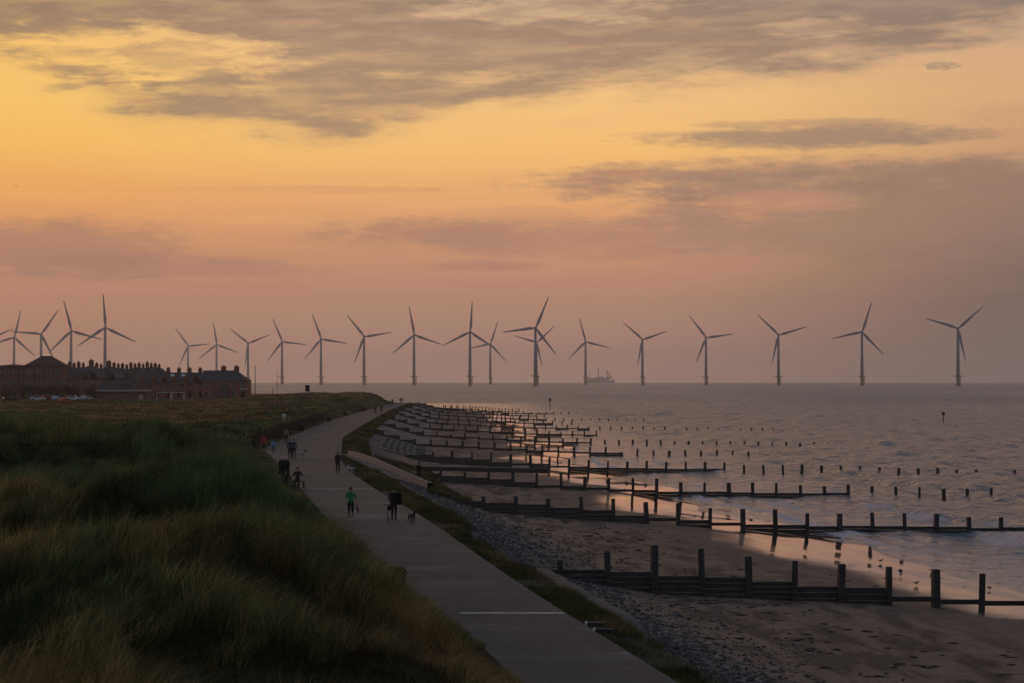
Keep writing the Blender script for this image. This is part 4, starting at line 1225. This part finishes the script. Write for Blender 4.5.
def people():
    blk = ('black', (0.008, 0.008, 0.01)); navy = ('navy', (0.025, 0.035, 0.065)); dk = ('charcoal', (0.018, 0.018, 0.02)); den = ('denim', (0.05, 0.065, 0.1))
    AWAY = PI; TO = 0.0
    p, V, n = person(at(351, 520.5), TO, 1.72, ('green', (0.02, 0.28, 0.06)), blk, 'person in a green T-shirt and black shorts walking on the path', bare_arms=True, bare_legs=True, shoes=(0.6, 0.6, 0.6), stride=.1, arm=(.12, .22))
    q = at(351, 520.5)
    b = tag(empty('carrier_bag', (q.x + .33, q.y - .28, .42)), 'small red and white bag carried by the person in green', 'bag')
    MB().box((0, 0, .15), (.2, .1, .26), taper=.8).build('body', cloth('redbag', (0.3, 0.03, 0.03)), b, bevel=.02)
    MB().box((-.06, -.06, .1), (.1, .02, .16)).build('pocket', M['white'], b)
    mm = MB()
    for s in (-1, 1): mm.cyl((.06 * s, 0, .27), (0, .02, .44), .008, .008, 6)
    mm.build('strap', M['black'], b)
    # bulky figure in black with a rucksack
    q = at(394, 520.5)
    person(q, AWAY - .3, 1.70, blk, blk, 'person in bulky black coat standing at the right of the path', coat=.16, stride=.02, arm=(.2, .25), lean=.06)
    r = tag(empty('rucksack', (q.x + .23, q.y - .22, .86), R(-15)), 'large black bag hanging on the back of the person in black', 'bag')
    MB().box((0, 0, .27), (.42, .3, .6), taper=.72).build('body', M['black'], r, bevel=.06)
    MB().box((.03, -.17, .16), (.28, .08, .25)).build('pocket', M['black'], r, bevel=.03)
    # folded scooter with a dark bag on its handle
    q2 = at(388.3, 520.5)
    s = tag(empty('kick_scooter', q2, R(100)), 'dark kick scooter standing beside the person in black', 'scooter')
    MB().box((0, 0, .09), (.55, .11, .035)).build('deck', M['darkmetal'], s, bevel=.01)
    MB().cyl((.28, 0, .09), (.2, 0, .8), .02).build('stem', M['darkmetal'], s)
    MB().cyl((.2, -.2, .8), (.2, .2, .8), .016).build('handlebar', M['black'], s)
    for wx in (-.3, .31): MB().cyl((wx, -.015, .07), (wx, .015, .07), .07, .07, 16).build('wheel', M['tyre'], s)
    bb = tag(empty('shoulder_bag', (q2.x + .08, q2.y - .02, .55)), 'small dark bag hanging from the scooter handlebar', 'bag')
    MB().box((0, -.0, .1), (.2, .14, .24), taper=.8).build('body', M['black'], bb, bevel=.03); MB().cyl((0, 0, .2), (0, .04, .3), .012).build('strap', M['black'], bb)
    dog(at(412, 523.5), TO + .5, .46, ('brown', (0.035, 0.028, 0.024)), 'thin brown dog on the path right of the person in black')
    # man and white dog
    person(at(338, 473.2), AWAY, 1.66, blk, blk, 'person all in black walking along the middle of the promenade', stride=.08, coat=.05)
    q = at(350.5, 474)
    dog(Vector((q.x, q.y, -.02)), AWAY + .9, .52, ('white', (0.5, 0.48, 0.46)), 'white dog with dark head on the verge beside the person in black', ('black', (0.01, 0.01, 0.01)))
    # couple
    person(at(290.2, 459), AWAY, 1.80, navy, dk, 'left person of a couple in navy jackets walking a pale dog', 'couple walking a pale dog', stride=.05)
    person(at(294.0, 459), AWAY, 1.84, den, dk, 'right person of a couple, in a denim blue jacket, nearer the pale dog', 'couple walking a pale dog', stride=.06)
    dog(at(300.5, 459.2), AWAY - 1.2, .60, ('cream', (0.42, 0.38, 0.34)), 'cream dog beside the couple in blue jackets', ('black', (0.01, 0.01, 0.01)))
    person(at(264, 453.2), TO, 1.78, ('orange', (0.45, 0.06, 0.02)), blk, 'person in an orange top by the dune at the path edge', bare_legs=True, stride=.06)
    person(at(273.6, 453.2), TO, 1.36, ('skyblue', (0.18, 0.38, 0.62)), ('blue', (0.06, 0.12, 0.2)), 'child in light blue beside the person in orange', child=True, stride=.08, arm=(.2, .3))
    person(at(286.5, 443.5), AWAY, 1.78, ('pink', (0.36, 0.2, 0.16)), blk, 'person in a pale pinkish top behind the couple', stride=.06)
    # seated pair half hidden by the dune edge on a bench
    q = at(297, 488)
    bn = tag(empty('bench', (q.x - .35, q.y + .05, 0)), 'dark bench under the seated people at the dune edge', 'bench')
    MB().box((0, .1, .42), (1.7, .42, .06)).build('seat', M['timber'], bn)
    for sx in (-.8, .8): MB().box((sx, .1, .2), (.08, .36, .4)).build('leg', M['darkmetal'], bn)
    person((q.x + .05, q.y + .05, 0), TO, 1.86, blk, dk, 'person in black seated at the dune edge, facing the camera', sit=True, bare_arms=True, arm=(.3, .3))
    person((q.x - .72, q.y + .05, 0), TO, 1.6, blk, dk, 'smaller person in black seated half hidden left of another', sit=True, arm=(.2, .2))
    # far walkers
    for px, py, t, lab in ((375.5, 413.5, navy, 'left one of two walkers on the distant bend of the path'), (381.5, 412.5, blk, 'right one of two walkers on the distant bend of the path'),
                           (392.5, 405, dk, 'lone walker at the far top of the path'), (400.3, 403.4, blk, 'left one of a close pair at the far end of the path'), (402.2, 403.4, dk, 'right one of a close pair at the far end of the path')):
        q = at(px, py); q.z = float(ground_drop(q.x, q.y))
        person(q, AWAY if px < 390 else TO, 1.78, t, blk, lab, 'distant walkers on the path', coat=.05)
    # person down on the shingle
    D = 172; x = xd(419, D); z = float(beach_z(x - RB(D), D))
    person((x, D, z), AWAY + .5, 1.7, blk, blk, 'person in black standing on the shingle beside the third groyne', coat=.1, stride=.03)

    # birds
    def bird(loc, facing, sz, lab, fly=False, c=(0.25, 0.23, 0.22), cn='grey', group=None):
        r = tag(empty('bird', loc, facing), lab, 'bird', group)
        if not fly:
            m = MB(); m.ball((0, 0, .22), .11, 12, (.8, 1.6, .8)); m.ball((0, -.17, .33), .06, 10); m.cyl((0, -.12, .26), (0, -.17, .32), .05, .045, 8); m.build('body', cloth('bird' + cn, c), r, True)
            MB().cyl((0, -.22, .33), (0, -.29, .32), .016, .004, 6).build('beak', M['rust'], r)
            for s in (-1, 1): MB().cyl((.03 * s, 0, .15), (.03 * s, -.01, 0), .008, .008, 5).build('leg', M['black'], r)
            MB().ball((0, .17, .23), .07, 8, (.7, 1.6, .4)).build('tail', M['black'], r, True)
        else:
            m = MB(); m.ball((0, 0, 0), .1, 10, (.8, 2.2, .7)); m.build('body', M['black'], r, True)
            for s in (-1, 1):
                MB().add([(0, -.12, .03), (0, .12, .03), (.45 * s, .05, .22), (.42 * s, -.1, .22), (.85 * s, .1, .08), (0, -.12, .0), (0, .12, .0), (.45 * s, .05, .19), (.42 * s, -.1, .19)], [[0, 1, 2, 3], [3, 2, 4], [8, 7, 6, 5], [8, 4, 7]]).build('wing', M['black'], r)
        r.scale = (sz, sz, sz)
        return r
    for px, py, fc, lab in ((915.5, 585, 1.3, 'wading gull with dark wings between two posts of the nearest groyne'), (988.7, 590, -1.0, 'small gull on wet sand just right of a tall post'), (900, 576.5, .3, 'thin upright shorebird left of the larger gull'),
                            (880, 562.5, 1.6, 'small bird crouched at the water edge'), (875, 588.5, 1.5, 'small dark bird on the dry sand behind the nearest groyne')):
        D = 11.0 * F / (py - PY0)
        for _ in range(6):
            x = xd(px, D); z = max(float(beach_z(x - RB(D), D)), SEA - .03); D = (CAM_Z - z) * F / (py - PY0)
        bird((x, D, z), fc, 0.62, lab, group='birds on the wet sand')
    bird((xd(16, 160), 160, CAM_Z + (PY0 - 186) * 160 / F), .6, .33, 'tiny dark bird flying high at the left edge of the sky', True)
    bird((xd(77.5, 220), 220, CAM_Z + (PY0 - 327) * 220 / F), -.5, .33, 'tiny dark bird flying between two turbines at left', True)


# ------------------------------------------------------------------ sky, light, haze, camera
def azd(px): return math.degrees(math.atan((px - 512) / F))
def eld(py): return math.degrees(math.atan((PY0 - py) / F))


SUN_AZ, SUN_EL = -27.0, 8.0


def world():
    w = bpy.data.worlds.new('World'); scene.world = w; w.use_nodes = True
    nt = w.node_tree; bg = nt.nodes['Background']
    tc = nt.nodes.new('ShaderNodeTexCoord'); sp = nt.nodes.new('ShaderNodeSeparateXYZ'); nt.links.new(tc.outputs['Generated'], sp.inputs[0])
    x, y, z = (E(nt, o) for o in sp.outputs)
    hyp = (x * x + y * y).sqrt().max(0.02)
    A = x._m('ARCTAN2', y) * (180 / PI)          # azimuth, degrees
    H = (z / hyp)._m('ARCTANGENT') * (180 / PI)  # elevation, degrees
    # clear-sky colours at three azimuths against elevation
    top = 14.0
    rows = [379, 340, 300, 250, 200, 150, 100, 50, 0]
    Lc = [(186, 134, 114), (183, 130, 109), (188, 132, 106), (212, 146, 102), (243, 168, 96), (255, 191, 98), (255, 201, 108), (255, 199, 112), (240, 188, 116)]
    Cc = [(186, 142, 126), (184, 138, 120), (188, 137, 114), (212, 150, 110), (240, 173, 113), (255, 196, 118), (254, 201, 130), (240, 192, 138), (224, 186, 144)]
    Rc = [(124, 106, 98), (122, 104, 96), (122, 103, 95), (138, 114, 102), (170, 135, 110), (208, 159, 117), (224, 174, 124), (218, 174, 132), (196, 164, 138)]
    fac = (H / top).clamp()

    def col(cs):
        st = [(max(0, eld(r)) / top, lin(*c)) for r, c in zip(rows, cs)]
        st.append((0.97, lin(*[int(.2 * a + .8 * g) for a, g in zip(cs[-1], (150, 163, 200))])))
        return ramp(nt, fac, st)
    cl = mixc(nt, A.smooth(azd(-60), azd(430)), col(Lc), col(Cc))
    sky = mixc(nt, A.smooth(azd(600), azd(1090)), cl, col(Rc))
    # clouds
    vec = combine(nt, A * 0.30, H * 1.15, 0.0)
    n1 = noise(nt, vec, 1.0, 9, 0.60, 0.1)
    vec2 = combine(nt, A * 0.42 + H * 0.5, H * 2.6 - A * 0.16, 4.0)
    n2 = noise(nt, vec2, 1.0, 8, 0.55, 0.15)
    vec3 = combine(nt, A * 2.2 + H * 1.6, H * 7.5, 9.0)
    n3 = noise(nt, vec3, 1.0, 7, 0.65, 0.2)
    wv = noise(nt, combine(nt, A * 0.5, H * 1.0, 2.0), 1.0, 5, 0.6)
    n6 = noise(nt, combine(nt, A * 4.5, H * 9.0, 6.0), 1.0, 5, 0.65)
    # lower edge of the big band
    edge = [(-8, 66), (60, 92), (110, 108), (190, 124), (290, 131), (350, 130), (420, 116), (500, 92), (600, 80), (760, 72), (860, 62), (930, 46), (1030, 30), (1300, 6)]
    lo, hi = azd(-60), azd(1400)
    er = ramp(nt, ((A - lo) / (hi - lo)).clamp(), [((azd(px) - lo) / (hi - lo), (eld(py) / 12.0,) * 3) for px, py in edge])
    ev = nt.nodes.new('ShaderNodeSeparateColor'); nt.links.new(er, ev.inputs[0])
    d = H - E(nt, ev.outputs[0]) * 12.0 + 0.48 + (n1 - 0.5) * 2.6 + (n2 - 0.5) * 1.3 + (n3 - 0.5) * 0.35
    cov = d.smooth(-0.35, 1.0)

    def ell(px, py, rx, ry, soft=0.6, nn=0.9):
        ca, ch = azd(px), eld(py); ra = math.degrees(rx / F); rh = math.degrees(ry / F)
        q = ((A - ca) / ra) * ((A - ca) / ra) + ((H - ch) / rh) * ((H - ch) / rh)
        if rx < 50: return (q + (n6 - 0.5) * 5.5).smooth(1.5, 0.2)
        return (q + (wv - 0.5) * nn * 2.2 + (n2 - 0.5) * nn * 2.4 + (n3 - 0.5) * nn * 1.6).smooth(1.55, 0.1)
    # thin bright gap in the band at upper left, smaller ones along the top
    gap = (ell(130, 58, 150, 27, .8, 1.0) * 0.95).max(ell(560, 8, 130, 13, .8, 1.2) * 0.6).max(ell(815, 30, 60, 9, .7, 1.2) * .5).max(ell(450, 76, 70, 6, .7, 1.3) * 0.35).max(ell(215, 92, 60, 7, .7, 1.2) * .5).max(ell(0, 82, 90, 16, .8, .9) * .9)
    tex = (n2 * 0.85 + n3 * 0.15).smooth(0.34, 0.64)
    dens = cov * ((tex * 0.36 + 0.68).clamp() - gap * (tex * -0.35 + 0.85)).max(0.0)
    c_top = mixc(nt, A.smooth(azd(0), azd(300)), lin(142, 116, 100), lin(160, 129, 108))
    c_top = mixc(nt, A.smooth(azd(400), azd(1024)), c_top, lin(134, 117, 108))
    c_lit = mixc(nt, A.smooth(azd(0), azd(900)), lin(255, 202, 116), lin(226, 176, 132))
    lit = ((n3 * .25 + n2 * .75).smooth(0.52, 0.74) * 0.5 + gap * 0.35).clamp()
    c1 = mixc(nt, lit * 0.5, c_top, c_lit)
    c1 = mixc(nt, H.smooth(eld(60), eld(0)) * 0.5, c1, mixc(nt, A.smooth(azd(0), azd(600)), lin(122, 108, 96), lin(126, 114, 108)))
    rim = d.smooth(-0.45, 0.0) * d.smooth(0.75, 0.1) * (n2.smooth(0.35, 0.6))
    c1 = mixc(nt, rim * A.smooth(azd(1000), azd(100), 0.35, 0.85), c1, c_lit)
    thin = noise(nt, combine(nt, A * 0.22 + H * 0.1, H * 1.9, 8.0), 1.0, 8, 0.6)
    sky = mixc(nt, thin.smooth(0.45, 0.75) * H.smooth(1.0, 5.0) * 0.22, sky, c_lit)
    sky = mixc(nt, (dens * 0.88).clamp(), sky, c1)
    # lower cloud banks
    for px, py, rx, ry, rgb, op in ((820, 139, 175, 11, (152, 124, 109), .75), (800, 126, 110, 5, (160, 130, 111), .5), (830, 182, 300, 22, (170, 131, 110), .75), (700, 176, 150, 6, (172, 132, 108), .6),
                                    (960, 215, 330, 48, (146, 117, 105), .6), (640, 236, 310, 22, (172, 130, 110), .6), (440, 234, 110, 12, (176, 130, 106), .55), (35, 252, 150, 30, (160, 120, 104), .62), (160, 268, 150, 12, (164, 120, 103), .5), (480, 266, 60, 6, (160, 120, 106), .45),
                                    (942, 72, 17, 4, (160, 134, 114), .6), (330, 190, 130, 4, (214, 150, 104), .4)):
        sky = mixc(nt, ell(px, py, rx, ry) * op, sky, lin(*rgb))
    for px, py, rx, ry, rgb, op in ((790, 202, 70, 12, (216, 156, 118), .5), (520, 212, 60, 7, (216, 156, 112), .5), (700, 99, 26, 4, (246, 192, 132), .6), (590, 122, 50, 6, (246, 190, 130), .4), (1005, 122, 40, 12, (214, 158, 118), .5), (650, 135, 40, 4, (244, 188, 128), .4)):
        sky = mixc(nt, ell(px, py, rx, ry) * op, sky, lin(*rgb))
    # away from the sunset the sky is the plain dusk sky
    ns = nt.nodes.new('ShaderNodeTexSky'); ns.sky_type = 'NISHITA'; ns.sun_disc = False
    ns.sun_elevation = R(SUN_EL); ns.sun_rotation = R(SUN_AZ); ns.dust_density = 3.0; ns.air_density = 1.2
    dusk = mixc(nt, 1.0, ns.outputs[0], (0.05, 0.05, 0.05, 1), 'MULTIPLY')
    fw = (A - (-8.0)).abs().smooth(28, 95) * -1 + 1
    fh = H.smooth(14.0, 38) * -1 + 1
    sky = mixc(nt, (fw * fh).clamp(), mixc(nt, 0.75, dusk, (0.14, 0.165, 0.225, 1)), sky)
    nt.links.new(sky, bg.inputs[0]); bg.inputs[1].default_value = 1.0
    w.cycles.sampling_method = 'MANUAL'; w.cycles.sample_map_resolution = 512

    s = bpy.data.lights.new('sun', 'SUN'); s.energy = 0.32; s.angle = R(9); s.color = (1.0, 0.62, 0.34)
    o = bpy.data.objects.new('sun', s); COL.objects.link(o)
    a, e = R(SUN_AZ), R(SUN_EL)
    dirv = Vector((math.sin(a) * math.cos(e), math.cos(a) * math.cos(e), math.sin(e)))
    o.rotation_euler = (-dirv).to_track_quat('-Z', 'Y').to_euler(); o.location = (-60, 40, 80)


HAZE = 0.9e-4


def haze():
    m = bpy.data.materials.new('haze_air'); m.use_nodes = True
    nt = m.node_tree; nt.nodes.clear()
    out = nt.nodes.new('ShaderNodeOutputMaterial'); v = nt.nodes.new('ShaderNodeVolumePrincipled')
    v.inputs['Density'].default_value = HAZE; v.inputs['Color'].default_value = (1.0, 0.97, 0.98, 1); v.inputs['Anisotropy'].default_value = 0.55
    nt.links.new(v.outputs[0], out.inputs['Volume'])
    b = MB(); b.box((0, 0, 75), (29000, 29000, 215)); o = b.build('haze', m)
    tag(o, kind='stuff')


def camera():
    c = bpy.data.cameras.new('camera'); o = bpy.data.objects.new('camera', c); COL.objects.link(o)
    o.location = (0, 0, CAM_Z); o.rotation_euler = (R(90) + math.atan((PY0 - 341.5) / F), 0, 0)
    c.sensor_width = 36; c.lens = 36 * F / 1024; c.clip_end = 60000; c.clip_start = 0.5
    c.dof.use_dof = True; c.dof.focus_distance = 170; c.dof.aperture_fstop = 3.2
    scene.camera = o


mats()
setting()
vegetation()
make_groynes()
make_revetment()
furniture()
make_turbines()
make_ship()
make_town()
people()
world()
haze()
camera()
vs_ = scene.view_settings
vs_.view_transform = 'Standard'; vs_.look = 'None'; vs_.exposure = 0.0; vs_.gamma = 1.0; vs_.use_curve_mapping = False
scene.cycles.use_denoising = True
scene.cycles.max_bounces = 5; scene.cycles.diffuse_bounces = 2; scene.cycles.glossy_bounces = 2; scene.cycles.transmission_bounces = 2; scene.cycles.volume_bounces = 1
